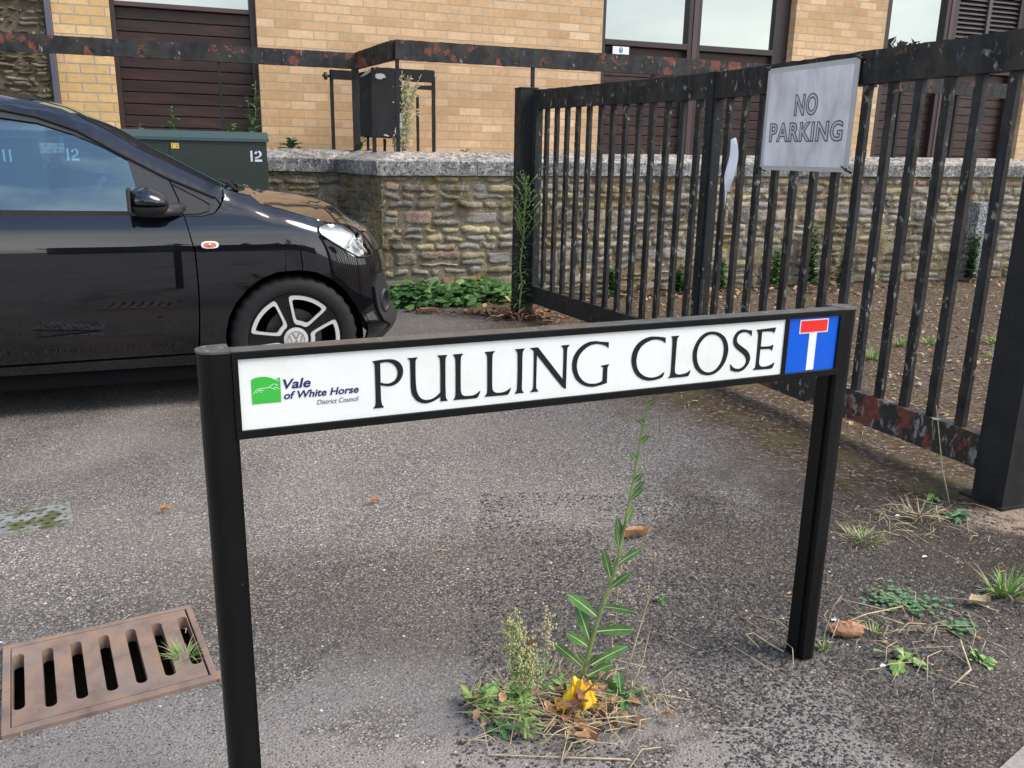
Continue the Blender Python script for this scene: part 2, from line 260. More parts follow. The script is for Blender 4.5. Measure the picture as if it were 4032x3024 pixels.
# ------------------------------------------------------------------ mesh helpers
C = scene.collection
def tag(o, label=None, cat=None, group=None, kind=None):
    for k, v_ in (('label', label), ('category', cat), ('group', group), ('kind', kind)):
        if v_: o[k] = v_
    return o
def frame(az, o=(0, 0)):
    a = R(az); return (math.cos(a), math.sin(a), o[0], o[1])
def W(fr, u, n, z=0): return Vector((fr[2]+u*fr[0]-n*fr[1], fr[3]+u*fr[1]+n*fr[0], z))
WF = frame(20.2)                       # building and wall: u along, n away
def thing(name, label, cat, fr, u, n, z=0, group=None, kind=None):
    o = bpy.data.objects.new(name, None); C.objects.link(o); o.location = W(fr, u, n, z); o.rotation_euler = (0, 0, math.atan2(fr[1], fr[0]))
    o.empty_display_size = .1; o['_o'] = (u, n, z); tag(o, label, cat, group, kind); return o
class MB:
    def __init__(s): s.v = []; s.f = []; s.m = []; s.mi = 0; s.sm = False; s.fs = []; s.tone = None
    def add(s, vs, fs, tone=None):
        b = len(s.v); s.v.extend([tuple(x) for x in vs])
        for f in fs: s.f.append([b+i for i in f]); s.m.append(s.mi); s.fs.append(s.sm)
        if tone is not None or s.tone is not None:
            if s.tone is None: s.tone = [(.5, .5, .5)]*(len(s.f)-len(fs))
            s.tone += [tone]*len(fs)
    def box(s, x0, x1, y0, y1, z0, z1):
        s.add([(x0, y0, z0), (x1, y0, z0), (x1, y1, z0), (x0, y1, z0), (x0, y0, z1), (x1, y0, z1), (x1, y1, z1), (x0, y1, z1)],
              [(0, 3, 2, 1), (4, 5, 6, 7), (0, 1, 5, 4), (1, 2, 6, 5), (2, 3, 7, 6), (3, 0, 4, 7)]); return s
    def bbox(s, x0, x1, y0, y1, z0, z1, b=.003):     # box with chamfered edges
        bm = __import__('bmesh').new(); bmesh = __import__('bmesh')
        bmesh.ops.create_cube(bm, size=1)
        for v_ in bm.verts: v_.co = Vector(((x0+x1)/2+v_.co.x*(x1-x0), (y0+y1)/2+v_.co.y*(y1-y0), (z0+z1)/2+v_.co.z*(z1-z0)))
        bmesh.ops.bevel(bm, geom=bm.edges[:], offset=b, segments=2, affect='EDGES', profile=.6)
        bm.verts.index_update(); s.add([v_.co for v_ in bm.verts], [[v_.index for v_ in f.verts] for f in bm.faces]); bm.free(); return s
    def prism(s, poly, d0, d1, to):                  # poly in 2-D, to(a, b, depth) -> point
        n = len(poly); ar = sum(poly[i][0]*poly[(i+1) % n][1]-poly[(i+1) % n][0]*poly[i][1] for i in range(n))
        if ar < 0: poly = poly[::-1]
        vs = [to(a, b, d0) for a, b in poly]+[to(a, b, d1) for a, b in poly]
        s.add(vs, [list(range(n)), list(range(2*n-1, n-1, -1))]+[(i, n+i, n+(i+1) % n, (i+1) % n) for i in range(n)]); return s
    def tube(s, pts, r, k=8, cap=True):
        pts = [Vector(p) for p in pts]; rs = r if isinstance(r, (list, tuple)) else [r]*len(pts)
        vs = []; 
        for i, p in enumerate(pts):
            d = (pts[min(i+1, len(pts)-1)]-pts[max(i-1, 0)]).normalized()
            a = d.orthogonal().normalized() if abs(d.z) < .99 else Vector((1, 0, 0)); a = (Vector((0, 0, 1)).cross(d)).normalized() if abs(d.z) < .99 else a
            b = d.cross(a)
            for j in range(k):
                t_ = 2*math.pi*j/k; vs.append(p+(a*math.cos(t_)+b*math.sin(t_))*rs[i])
        fs = [(i*k+j, i*k+(j+1) % k, (i+1)*k+(j+1) % k, (i+1)*k+j) for i in range(len(pts)-1) for j in range(k)]
        if cap: fs += [list(range(k))[::-1], list(range((len(pts)-1)*k, len(pts)*k))]
        o = s.sm; s.sm = True; s.add(vs, fs); s.sm = o; return s
    def grid(s, fn, nu, nv, smooth=True, flip=False, tone=None):
        vs = [fn(i/nu, j/nv) for j in range(nv+1) for i in range(nu+1)]
        fs = [(j*(nu+1)+i, j*(nu+1)+i+1, (j+1)*(nu+1)+i+1, (j+1)*(nu+1)+i) for j in range(nv) for i in range(nu)]
        if flip: fs = [f[::-1] for f in fs]
        o = s.sm; s.sm = smooth; s.add(vs, fs, tone); s.sm = o; return s
    def build(s, name, mats, parent=None, smooth=None):
        me = bpy.data.meshes.new(name); o = (0, 0, 0)
        if parent is not None: o = root_o(parent)
        me.from_pydata([(a-o[0], b-o[1], c-o[2]) for a, b, c in s.v], [], s.f); me.validate(); 
        if not isinstance(mats, (list, tuple)): mats = [mats]
        for m_ in mats: me.materials.append(M[m_])
        if len(me.polygons) == len(s.f):
            me.polygons.foreach_set('material_index', s.m); me.polygons.foreach_set('use_smooth', s.fs if smooth is None else [smooth]*len(s.f))
            if s.tone is not None:
                at = me.attributes.new('tone', 'FLOAT_COLOR', 'FACE'); at.data.foreach_set('color', [x for c_ in s.tone for x in (*c_, 1)])
        ob = bpy.data.objects.new(name, me); C.objects.link(ob)
        if parent is not None: ob.parent = parent; ob['_o'] = tuple(o)
        me.update(); return ob
def root_o(p): return tuple(p['_o']) if '_o' in p else (0, 0, 0)
def place(ob, fr, u, n, z=0):      # mesh built in frame coordinates as a top-level thing: origin moved to its base
    me = ob.data
    for v_ in me.vertices: v_.co = (v_.co.x-u, v_.co.y-n, v_.co.z-z)
    ob.location = W(fr, u, n, z); ob.rotation_euler = (0, 0, math.atan2(fr[1], fr[0])); ob['_o'] = (u, n, z); return ob
ID = frame(0)
def text_mesh(body, fit, to, matn, name, parent, shear=0, offset=0, outline=None, depth=.0004, d0=.0, spacing=1):
    """lettering scaled to the box fit=(a0,a1,b0,b1) and put on a surface by to(a,b,d)"""
    cu = bpy.data.curves.new('txt', 'FONT'); cu.body = body; cu.shear = shear; cu.offset = offset; cu.space_character = spacing; cu.resolution_u = 4
    ob = bpy.data.objects.new('txt', cu); C.objects.link(ob); bpy.context.view_layer.update()
    me = bpy.data.meshes.new_from_object(ob.evaluated_get(bpy.context.evaluated_depsgraph_get()))
    co = np.array([v_.co[:] for v_ in me.vertices]); lo, hi = co.min(0), co.max(0)
    a0, a1, b0, b1 = fit
    P = [(a0+(c_[0]-lo[0])/(hi[0]-lo[0])*(a1-a0), b0+(c_[1]-lo[1])/(hi[1]-lo[1])*(b1-b0)) for c_ in co]
    mb = MB(); ec = {}
    polys = [list(p.vertices) for p in me.polygons]
    for p in polys:
        for i in range(len(p)): e = tuple(sorted((p[i], p[(i+1) % len(p)]))); ec[e] = ec.get(e, 0)+1
    bd = [e for e, c_ in ec.items() if c_ == 1]
    if outline is None:
        n = len(P); mb.add([to(a, b, d0+depth) for a, b in P]+[to(a, b, d0) for a, b in P], polys+[(e[0], e[1], n+e[1], n+e[0]) for e in bd])
    else:
        for i, j in bd:
            (x0, y0), (x1, y1) = P[i], P[j]; l_ = math.hypot(x1-x0, y1-y0) or 1; nx, ny = -(y1-y0)/l_*outline/2, (x1-x0)/l_*outline/2; ex, ey = (x1-x0)/l_*outline*.4, (y1-y0)/l_*outline*.4
            mb.add([to(x0-ex+nx, y0-ey+ny, d0+depth), to(x0-ex-nx, y0-ey-ny, d0+depth), to(x1+ex-nx, y1+ey-ny, d0+depth), to(x1+ex+nx, y1+ey+ny, d0+depth)], [(0, 1, 2, 3)])
        for q in P: pass
    bpy.data.objects.remove(ob); 
    return mb, P, polys
rnd = random.Random(7)
GLYPHS={'P':[[(-996.5,797.9),(-982.2,799.2),(-965.8,799.2),(-957.2,797.0),(-950.4,792.2),(-946.1,785.0),(-944.8,777.1),(-946.4,768.4),(-950.9,761.0),(-957.9,755.7),(-965.7,753.5),(-972.5,753.9),(-979.3,755.3),(-983.6,756.6),(-983.4,732.7),(-982.4,723.7),(-979.1,719.4),(-979.3,718.0),(-996.5,718.1),(-996.2,719.2),(-993.6,721.4),(-992.5,726.7),(-992.3,743.3),(-992.5,772.5),(-992.7,789.8),(-993.5,794.2),(-996.3,797.0)],[(-983.5,793.6),(-975.6,794.8),(-968.8,794.1),(-962.1,790.7),(-956.9,784.9),(-954.3,776.9),(-955.2,769.2),(-959.2,762.7),(-965.6,758.9),(-972.4,758.1),(-979.2,759.4),(-983.5,761.2)]],'U':[[(-937.1,798.4),(-920.3,798.5),(-920.2,797.4),(-923.1,794.4),(-923.7,790.0),(-923.7,761.5),(-922.6,743.6),(-919.5,733.4),(-913.6,726.3),(-905.5,723.5),(-896.4,724.1),(-888.2,727.8),(-880.3,734.6),(-880.3,772.7),(-880.8,790.5),(-881.8,794.6),(-885.1,798.0),(-885.1,799.1),(-868.5,798.8),(-868.3,797.5),(-870.8,794.2),(-871.3,789.8),(-871.4,751.9),(-870.7,726.6),(-869.9,722.5),(-867.1,719.7),(-867.4,718.7),(-880.2,718.6),(-880.4,727.1),(-887.2,722.7),(-896.4,719.0),(-906.6,717.5),(-916.6,720.1),(-924.6,725.9),(-930.5,735.4),(-932.4,745.5),(-932.6,767.2),(-933.0,790.8),(-933.7,795.2),(-937.1,797.4)]],'L':[[(-857.3,798.6),(-840.0,798.8),(-839.9,797.6),(-843.0,794.6),(-843.9,789.6),(-843.9,749.4),(-843.5,731.1),(-840.5,725.7),(-835.2,723.7),(-822.6,723.3),(-815.1,725.3),(-808.5,730.4),(-807.5,729.2),(-811.4,720.3),(-813.5,718.5),(-817.2,717.8),(-857.0,718.7),(-857.0,719.7),(-854.1,722.5),(-853.1,728.0),(-852.9,760.3),(-853.4,788.4),(-854.4,793.4),(-857.1,797.1)]],'L2':[[(-799.5,798.5),(-781.9,798.9),(-781.9,797.5),(-785.1,794.7),(-785.9,789.3),(-785.8,756.2),(-785.5,734.0),(-783.5,727.6),(-778.2,724.0),(-767.8,723.4),(-758.6,725.2),(-750.8,730.2),(-749.7,729.2),(-753.3,721.0),(-755.2,718.9),(-759.8,718.2),(-799.2,718.9),(-799.2,720.2),(-795.7,723.2),(-794.5,728.6),(-794.9,757.0),(-795.2,787.6),(-796.2,793.7),(-799.4,797.0)]],'I':[[(-742.7,799.2),(-725.2,799.4),(-725.2,797.9),(-728.1,794.7),(-728.9,788.6),(-728.7,751.3),(-728.9,728.7),(-728.0,723.0),(-725.0,719.8),(-725.0,718.9),(-742.0,718.9),(-742.0,720.2),(-738.7,723.4),(-737.8,729.6),(-737.6,764.5),(-738.2,788.1),(-738.9,793.6),(-742.3,797.6)]],'N':[[(-713.9,799.2),(-699.2,799.5),(-647.9,736.9),(-648.1,785.0),(-648.7,793.8),(-652.6,798.1),(-652.6,799.4),(-637.2,799.7),(-637.1,798.0),(-640.5,795.1),(-641.3,789.5),(-640.9,718.7),(-644.5,719.6),(-650.2,724.0),(-700.8,785.5),(-701.0,728.7),(-699.7,723.5),(-696.0,719.6),(-696.2,718.6),(-711.8,718.8),(-711.8,720.1),(-707.6,723.0),(-706.3,729.2),(-706.7,789.4),(-707.8,794.4),(-713.6,797.9)]],'G':[[(-556.0,798.9),(-555.8,787.7),(-561.1,791.9),(-570.0,795.5),(-581.5,797.5),(-594.2,796.0),(-606.6,788.9),(-616.1,778.7),(-620.1,767.6),(-620.4,756.1),(-616.6,742.9),(-608.3,731.9),(-598.0,725.1),(-586.4,722.7),(-574.9,723.0),(-565.6,726.5),(-565.1,751.5),(-566.0,752.6),(-569.7,754.2),(-569.3,755.8),(-553.0,757.4),(-553.4,755.8),(-556.4,752.1),(-555.9,721.9),(-570.3,718.7),(-584.7,716.7),(-599.2,719.1),(-612.3,725.7),(-622.7,735.7),(-628.9,750.4),(-630.4,763.3),(-627.9,777.1),(-620.0,789.2),(-608.5,797.9),(-596.0,802.5),(-583.2,802.7),(-568.8,800.2)]],'C':[[(-432.9,799.0),(-432.4,788.1),(-439.3,793.1),(-449.4,796.2),(-460.8,797.0),(-473.4,793.4),(-485.8,785.9),(-493.0,773.8),(-495.2,758.5),(-491.8,744.1),(-483.9,733.5),(-472.0,726.1),(-458.8,723.1),(-445.7,724.2),(-436.1,728.7),(-431.7,732.0),(-430.8,730.4),(-433.2,723.4),(-437.2,720.9),(-451.8,717.8),(-464.9,717.6),(-479.8,721.5),(-493.4,730.8),(-502.3,745.0),(-506.2,760.8),(-504.3,776.0),(-495.7,790.8),(-481.9,799.6),(-467.7,803.1),(-453.1,802.5)]],'L3':[[(-420.5,800.6),(-403.1,800.6),(-403.0,799.2),(-406.5,795.9),(-407.1,788.8),(-407.2,753.0),(-407.3,732.8),(-405.1,726.8),(-399.0,724.1),(-388.9,724.2),(-378.8,726.0),(-371.1,730.8),(-370.6,729.0),(-374.1,720.5),(-376.5,718.5),(-421.3,719.0),(-420.5,720.1),(-417.1,724.2),(-416.2,733.5),(-416.5,775.2),(-417.0,792.3),(-418.3,797.4)]],'O':[[(-325.9,804.1),(-310.0,800.9),(-295.0,791.2),(-286.4,776.0),(-284.0,761.1),(-288.3,742.1),(-299.1,726.7),(-314.1,717.5),(-331.5,716.4),(-347.5,721.1),(-360.7,733.3),(-367.6,749.9),(-368.8,767.4),(-363.4,782.9),(-352.7,796.5),(-339.6,803.1)],[(-325.3,798.2),(-312.9,795.0),(-301.5,785.8),(-295.7,772.2),(-295.1,757.5),(-299.6,740.1),(-309.8,727.6),(-321.6,722.3),(-332.1,722.8),(-342.9,727.4),(-352.5,737.7),(-358.1,752.0),(-358.9,766.6),(-354.7,780.8),(-345.4,791.7),(-335.6,797.4)]],'S':[[(-230.5,799.9),(-230.1,788.3),(-235.5,793.1),(-244.1,797.2),(-253.1,797.5),(-261.7,794.1),(-265.9,787.1),(-265.5,779.7),(-260.4,774.1),(-249.8,767.4),(-238.2,759.9),(-230.8,751.1),(-228.3,741.9),(-231.4,731.6),(-241.1,721.1),(-251.6,717.4),(-262.5,717.9),(-274.6,721.9),(-277.1,733.8),(-275.4,734.4),(-271.8,729.6),(-263.2,724.4),(-252.3,723.5),(-242.8,728.0),(-238.2,735.2),(-239.1,743.5),(-245.4,751.5),(-258.0,759.9),(-269.7,768.9),(-274.6,778.1),(-274.4,788.4),(-268.4,798.2),(-259.0,802.8),(-248.4,803.1),(-239.1,800.8)]],'E':[[(-218.6,800.2),(-171.0,802.0),(-170.8,800.6),(-173.9,790.9),(-175.3,790.7),(-177.0,793.5),(-187.4,795.2),(-204.9,795.3),(-205.0,765.0),(-185.5,764.3),(-178.2,765.3),(-173.7,766.9),(-173.1,764.9),(-175.1,755.2),(-176.9,755.1),(-179.1,757.8),(-186.7,759.1),(-205.3,759.7),(-205.8,732.6),(-203.6,726.3),(-197.3,723.1),(-184.3,722.9),(-173.4,726.2),(-167.2,729.2),(-166.1,727.6),(-169.7,719.0),(-172.3,716.9),(-218.9,718.0),(-218.5,719.7),(-214.2,722.6),(-213.3,730.1),(-213.4,785.7),(-215.2,794.8),(-218.4,798.4)]]}
LOGO={'green':[(-1186.9,783.3),(-1180.8,786.2),(-1172.2,787.1),(-1164.5,786.6),(-1156.9,784.1),(-1150.0,782.1),(-1143.1,784.0),(-1143.4,744.0),(-1187.1,744.3)],'strokes':[[(-1156.8,784.5),(-1150.9,781.2),(-1145.8,778.9)],[(-1184.8,760.7),(-1181.1,765.6),(-1175.8,768.3),(-1168.9,768.6),(-1161.1,769.3),(-1157.5,772.6),(-1153.0,773.9),(-1149.6,773.3),(-1147.8,771.7),(-1149.7,770.8)],[(-1160.2,769.6),(-1156.0,767.4),(-1151.3,765.1)],[(-1153.3,768.5),(-1149.9,768.2),(-1146.2,765.8)],[(-1179.6,762.2),(-1176.9,765.2),(-1172.5,765.7),(-1169.1,765.4)],[(-1175.0,768.0),(-1173.0,764.8),(-1173.2,761.6)]]}
# ================================================================== ground
GR = frame(29.8, (-1.159, 1.736))      # gully opening
ho = [W(GR, a, b) for a, b in ((.004, -.348), (.400, -.348), (.400, -.004), (.004, -.004))]
gm = MB(); gm.add([(-60, -60, 0), (60, -60, 0), (60, 60, 0), (-60, 60, 0)]+[tuple(p) for p in ho], [(0, 1, 5, 4), (1, 2, 6, 5), (2, 3, 7, 6), (3, 0, 4, 7)])
ground = gm.build('ground', 'asphalt'); tag(ground, kind='structure')
pv_ = MB(); d_ = Vector((.105*.9, .055, 0))
pv_.prism([(.905, 1.355), (1.033, 1.455), (2.4, 2.19), (2.4, .2), (.60, .2), (.70, .9)], -.05, .012, lambda a, b, d: (a, b, d))
tag(pv_.build('pavement', 'concrete'), kind='structure')
# raised ground between the wall and the building
yd = MB(); yd.add([W(WF, -8, 7.6, .95), W(WF, 16, 6.95, .95), W(WF, 16, 8.4, .95), W(WF, -8, 8.4, .95)], [(0, 1, 2, 3)]); tag(yd.build('yard', 'concrete'), kind='structure')
# ================================================================== building
B = thing('brick_building', 'yellow-brown brick building with dark timber panels and large windows behind the low wall', 'building', WF, 3, 8.25, 0)
s_ = 8.37/8.25
def bu(u): return u*s_
def bz(z): return 1.12+(z-1.12)*s_
TOP = 5.6
def wallseg(u0, u1, z0, z1, m_='brick', n0=8.25, n1=8.75):
    MB().box(u0, u1, n0, n1, z0, z1).build('brick_wall', m_, B)
wallseg(-.992, -.566, .3, TOP, 'brick_yellow')
wallseg(.603, 3.925, .3, TOP)
wallseg(6.213, 7.435, .3, TOP)
wallseg(9.70, 15, .3, TOP)
for a_, b_ in ((-.566, .603), (3.925, 6.213), (7.435, 9.70)): MB().box(a_, b_, 8.252, 8.75, 3.75, TOP).build('fascia_panel', 'brown_wood', B)
MB().box(-1, 15.2, 8.15, 14, TOP, TOP+.25).build('roof', 'wood_frame', B)
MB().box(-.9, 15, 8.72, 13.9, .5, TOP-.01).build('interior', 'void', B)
def panel(u0, u1, z0, z1, rows, nf=8.40, mullions=()):
    """horizontal boards with open grooves between them"""
    m_ = MB(); h = (z1-z0)/rows
    nf -= .004
    for i in range(rows): m_.bbox(u0-.02, u1+.02, nf, nf+.02, z0+i*h+.004, z0+(i+1)*h-.004, .003)
    p = m_.build('timber_panel', 'brown_wood', B)
    MB().box(u0-.03, u1+.03, nf+.016, nf+.03, z0, z1).build('groove_backing', 'groove', p)
    return p
def framebar(o, u0, u1, z0, z1, nf=8.33, d=.07, m_='wood_frame', name='frame'): return MB().bbox(u0, u1, nf, nf+d, z0, z1, .004).build(name, m_, o)
def glass(u0, u1, z0, z1, nf=8.385):
    g_ = MB().box(u0, u1, nf, nf+.006, z0, z1).build('window_pane', 'window_glass', B); return g_
def window(label, glasses, bars):
    w_ = None
    for g_ in glasses: w_ = glass(*g_)
    for b_ in bars: framebar(w_, *b_)
# left bay: timber panel under a window
h_ = .0968
panel(bu(-.521), bu(.540), bz(2.272)-13*h_, bz(2.272), 13, 8.385)
fb = lambda *a, **k: framebar(B, *a, name='window_frame', **k)
fb(-.566, bu(-.521), .9, 3.75); fb(bu(.543), .603, .9, 3.75); fb(bu(-.521), bu(.543), bz(2.272), bz(2.309), m_='wood_frame_light')
glass(bu(-.521), bu(.543), bz(2.309), 3.75)
MB().box(-.5, .53, 8.395, 8.40, bz(2.325), 3.3).build('blind', 'blind', B)
# middle bay
fb(3.925, bu(3.94), .9, 3.75); fb(bu(3.94), bu(4.879), bz(2.23), bz(2.285)); fb(bu(5.025), bu(5.935), bz(2.23), bz(2.287))
fb(bu(4.879), bu(4.93), .9, 3.75, m_='wood_frame'); fb(bu(4.93), bu(4.985), .9, 3.75, nf=8.322, m_='wood_frame_light'); fb(bu(4.985), bu(5.025), .9, 3.75)
fb(bu(5.935), 6.21, .9, 3.75, nf=8.345)
glass(bu(3.94), bu(4.879), bz(2.285), 3.75); glass(bu(5.025), bu(5.935), bz(2.287), 3.75)
panel(bu(3.94), bu(4.879), bz(2.23)-14*h_, bz(2.23), 14); panel(bu(5.025), bu(5.935), bz(2.23)-14*h_, bz(2.23), 14)
# right bay with the louvre
fb(7.435, bu(7.46), .9, 3.75); glass(bu(7.46), bu(8.25), bz(2.25), 3.75); fb(bu(7.46), bu(8.25), bz(2.19), bz(2.25))
fb(bu(8.25), bu(8.31), .9, 3.75, m_='wood_frame'); fb(bu(8.31), bu(8.36), .9, 3.75, nf=8.322, m_='wood_frame_light'); fb(bu(8.36), bu(8.43), .9, 3.75)
fb(bu(9.37), 9.70, .9, 3.75); fb(bu(8.43), bu(9.37), bz(2.19), bz(2.42))
panel(bu(7.46), bu(8.25), bz(2.19)-14*h_, bz(2.19), 14); panel(bu(8.43), bu(9.37), bz(2.19)-14*h_, bz(2.19), 14)
lv = MB(); z = bz(2.42)
while z < 3.72:
    lv.add([(bu(8.43), 8.35, z), (bu(9.37), 8.35, z), (bu(9.37), 8.41, z+.05), (bu(8.43), 8.41, z+.05), (bu(8.43), 8.35, z+.008), (bu(9.37), 8.35, z+.008), (bu(9.37), 8.41, z+.058), (bu(8.43), 8.41, z+.058)],
           [(0, 3, 2, 1), (4, 5, 6, 7), (0, 1, 5, 4), (2, 3, 7, 6)]); z += .052
lo_ = lv.build('louvre', 'louvre', B); MB().box(bu(8.88), bu(8.93), 8.335, 8.36, bz(2.42), 3.74).build('mullion', 'louvre', lo_); MB().box(bu(8.43), bu(9.37), 8.42, 8.43, bz(2.42), 3.74).build('backing', 'void', lo_)
# small notice under the window
nt_ = thing('notice', 'small white notice with a blue exclamation disc under the middle window', 'notice', WF, 4.14, 8.32, 2.08)
k_ = 8.32/8.25
a0, a1, b0, b1 = 4.046*k_, 4.228*k_, 1.12+(2.150-1.12)*k_, 1.12+(2.225-1.12)*k_
MB().box(a0, a1, 8.318, 8.322, b0-.03, b1).build('plate', 'notice_white', nt_)
ca, cb_ = (a0+a1)/2, (b0+b1)/2+.004
dk = [(ca+.021*math.cos(t_/14*math.pi), cb_+.028*math.sin(t_/14*math.pi)) for t_ in range(28)]
MB().prism(dk, 8.3178, 8.3165, lambda a, b, d: (a, d, b)).build('blue_disc', 'notice_blue', nt_)
MB().prism([(ca-.004, cb_+.018), (ca+.004, cb_+.018), (ca+.002, cb_-.005), (ca-.002, cb_-.005)], 8.3162, 8.3155, lambda a, b, d: (a, d, b)).prism([(ca-.003, cb_-.011), (ca+.003, cb_-.011), (ca+.003, cb_-.017), (ca-.003, cb_-.017)], 8.3162, 8.3155, lambda a, b, d: (a, d, b)).build('exclamation_mark', 'notice_white', nt_)
# ================================================================== rubble masonry
def rubble(mb, path, z0, z1f, seed, hmin=.055, hmax=.135, lmin=.08, lmax=.27, bulge=.004, pal=None, proud=.014):
    """path: list of (u,n); stones laid in rough courses on its face (the face normal is towards -n)"""
    rr = random.Random(seed); segs = []; L = 0
    for (a, b) in zip(path[:-1], path[1:]):
        l_ = math.hypot(b[0]-a[0], b[1]-a[1]); segs.append((L, L+l_, a, b)); L += l_
    def pt(s, z, out):
        for (s0, s1, a, b) in segs:
            if s <= s1 or (a, b) == (segs[-1][2], segs[-1][3]):
                f = (s-s0)/(s1-s0); dx, dy = (b[0]-a[0])/(s1-s0), (b[1]-a[1])/(s1-s0)
                return (a[0]+(b[0]-a[0])*f+dy*out, a[1]+(b[1]-a[1])*f-dx*out, z)
    pal = pal or [(.40, .34, .25), (.46, .39, .25), (.34, .30, .24), (.37, .34, .29), (.29, .27, .245), (.50, .42, .24), (.40, .29, .21), (.46, .41, .33), (.25, .235, .22), (.33, .31, .28)]
    z = z0
    while z < z1f(0)-.02 or z < z1f(L)-.02:
        h = rr.uniform(hmin, hmax); s = -rr.uniform(0, .2)
        while s < L:
            l_ = rr.uniform(lmin, lmax)*(.75+h*4); parts = [(z, z+h)]
            if h > .085 and rr.random() < .45: c_ = z+h*rr.uniform(.4, .6); parts = [(z, c_), (c_, z+h)]
            for (za, zb) in parts:
                s0, s1 = max(s, 0), min(s+l_, L)
                if s1-s0 < .03: continue
                zb2 = min(zb, z1f((s0+s1)/2))
                if zb2-za < .025: continue
                g_ = rr.uniform(.002, .006); tone = rr.choice(pal); tn = rr.uniform(.72, 1.2); tone = tuple(x*tn for x in tone)
                j = [rr.uniform(-.016, .016) for _ in range(8)]; pr = rr.uniform(.3, 1.3)*proud; bl = rr.uniform(.5, 1.2)*bulge
                def fn(a, b):
                    sa = s0+g_+(s1-s0-2*g_)*a; zz = za+g_+(zb2-za-2*g_)*b
                    sa += (j[0]*(1-b)+j[1]*b)*(1-a)+(j[2]*(1-b)+j[3]*b)*a; zz += (j[4]*(1-a)+j[5]*a)*(1-b)+(j[6]*(1-a)+j[7]*a)*b
                    ea, eb = min(a, 1-a)*2, min(b, 1-b)*2; e_ = min(1, min(ea*5*(s1-s0)/.15, eb*3.2))
                    # round the corners
                    k_ = (1-min(1, ea*2.5))*(1-min(1, eb*2.5)); sa += (.5-a)*k_*.05*min(1, (s1-s0)/.1); zz += (.5-b)*k_*.03
                    o_ = -.010 if e_ <= 0 else pr+bl*e_**.3
                    p_ = pt(min(max(sa, 0), L), zz, 0); q = Vector((p_[0], p_[1], zz))
                    if e_ > 0: o_ += noise.noise(q*9+Vector((seed, 0, s)))*.014+abs(noise.noise(q*26))*.012+noise.noise(q*60)*.004
                    sj = noise.noise(q*16+Vector((5, 5, 5)))*.014
                    return pt(min(max(sa+sj, 0), L), zz+noise.noise(q*13)*.013, o_)
                nu = max(4, min(12, int((s1-s0)/.02))); nv = max(4, min(8, int((zb2-za)/.015)))
                mb.grid(fn, nu, nv, True, tone=tone)
            s += l_
        z += h
# low boundary wall
RW = thing('boundary_wall', 'low rubble stone wall with a weathered pitched coping in front of the brick building', 'wall', WF, 3, 6.62, 0)
KA, KB, KC = (1.14, 7.37), (1.335, 6.62), (12.0, 6.62)
def cz(u): return 1.080+.0085*(max(u, 1.3)-1.3) if u > 1.2 else 1.093
zw = lambda s: .955+.0085*s
core = MB(); 
for (a, b) in (((-2.6, 7.37), KA), (KA, KB), (KB, KC)):
    za, zb = cz(a[0])-.10, cz(b[0])-.10
    core.add([(a[0], a[1]-.0, 0), (b[0], b[1]-.0, 0), (b[0], b[1]+.30, 0), (a[0], a[1]+.30, 0), (a[0], a[1]-.0, za), (b[0], b[1]-.0, zb), (b[0], b[1]+.30, zb), (a[0], a[1]+.30, za)],
             [(0, 1, 5, 4), (2, 3, 7, 6), (4, 5, 6, 7)])
core.build('mortar_core', 'mortar', RW)
mf = MB()
for (a, b) in (((-2.6, 7.37), KA), (KA, KB), (KB, KC)):
    L_ = math.hypot(b[0]-a[0], b[1]-a[1]); ox, oy = (b[1]-a[1])/L_, -(b[0]-a[0])/L_; N_ = int(L_/.035)
    def fn(i, j):
        u, n, z = a[0]+(b[0]-a[0])*i, a[1]+(b[1]-a[1])*i, (cz(a[0])+(cz(b[0])-cz(a[0]))*i-.10)*j
        o_ = .004+noise.noise(Vector((u*15, n*15, z*15)))*.010+noise.noise(Vector((u*45, n*45, z*45)))*.004; return (u+ox*o_, n+oy*o_, z)
    mf.grid(fn, N_, 32, True, tone=(.27, .225, .15))
mf.build('pointing', 'rubble', RW)
st = MB(); rubble(st, [KB, KC], .0, lambda s: .972+.0085*s, 11); st.build('stonework', 'rubble', RW)
st = MB(); rubble(st, [(-2.6, 7.37), KA, (KB[0]+.012, KB[1]-.012)], .0, lambda s: .985, 12, pal=[(.16, .145, .12), (.22, .19, .15), (.13, .12, .10), (.24, .22, .18), (.20, .17, .11)]); st.build('stonework', 'rubble', RW)
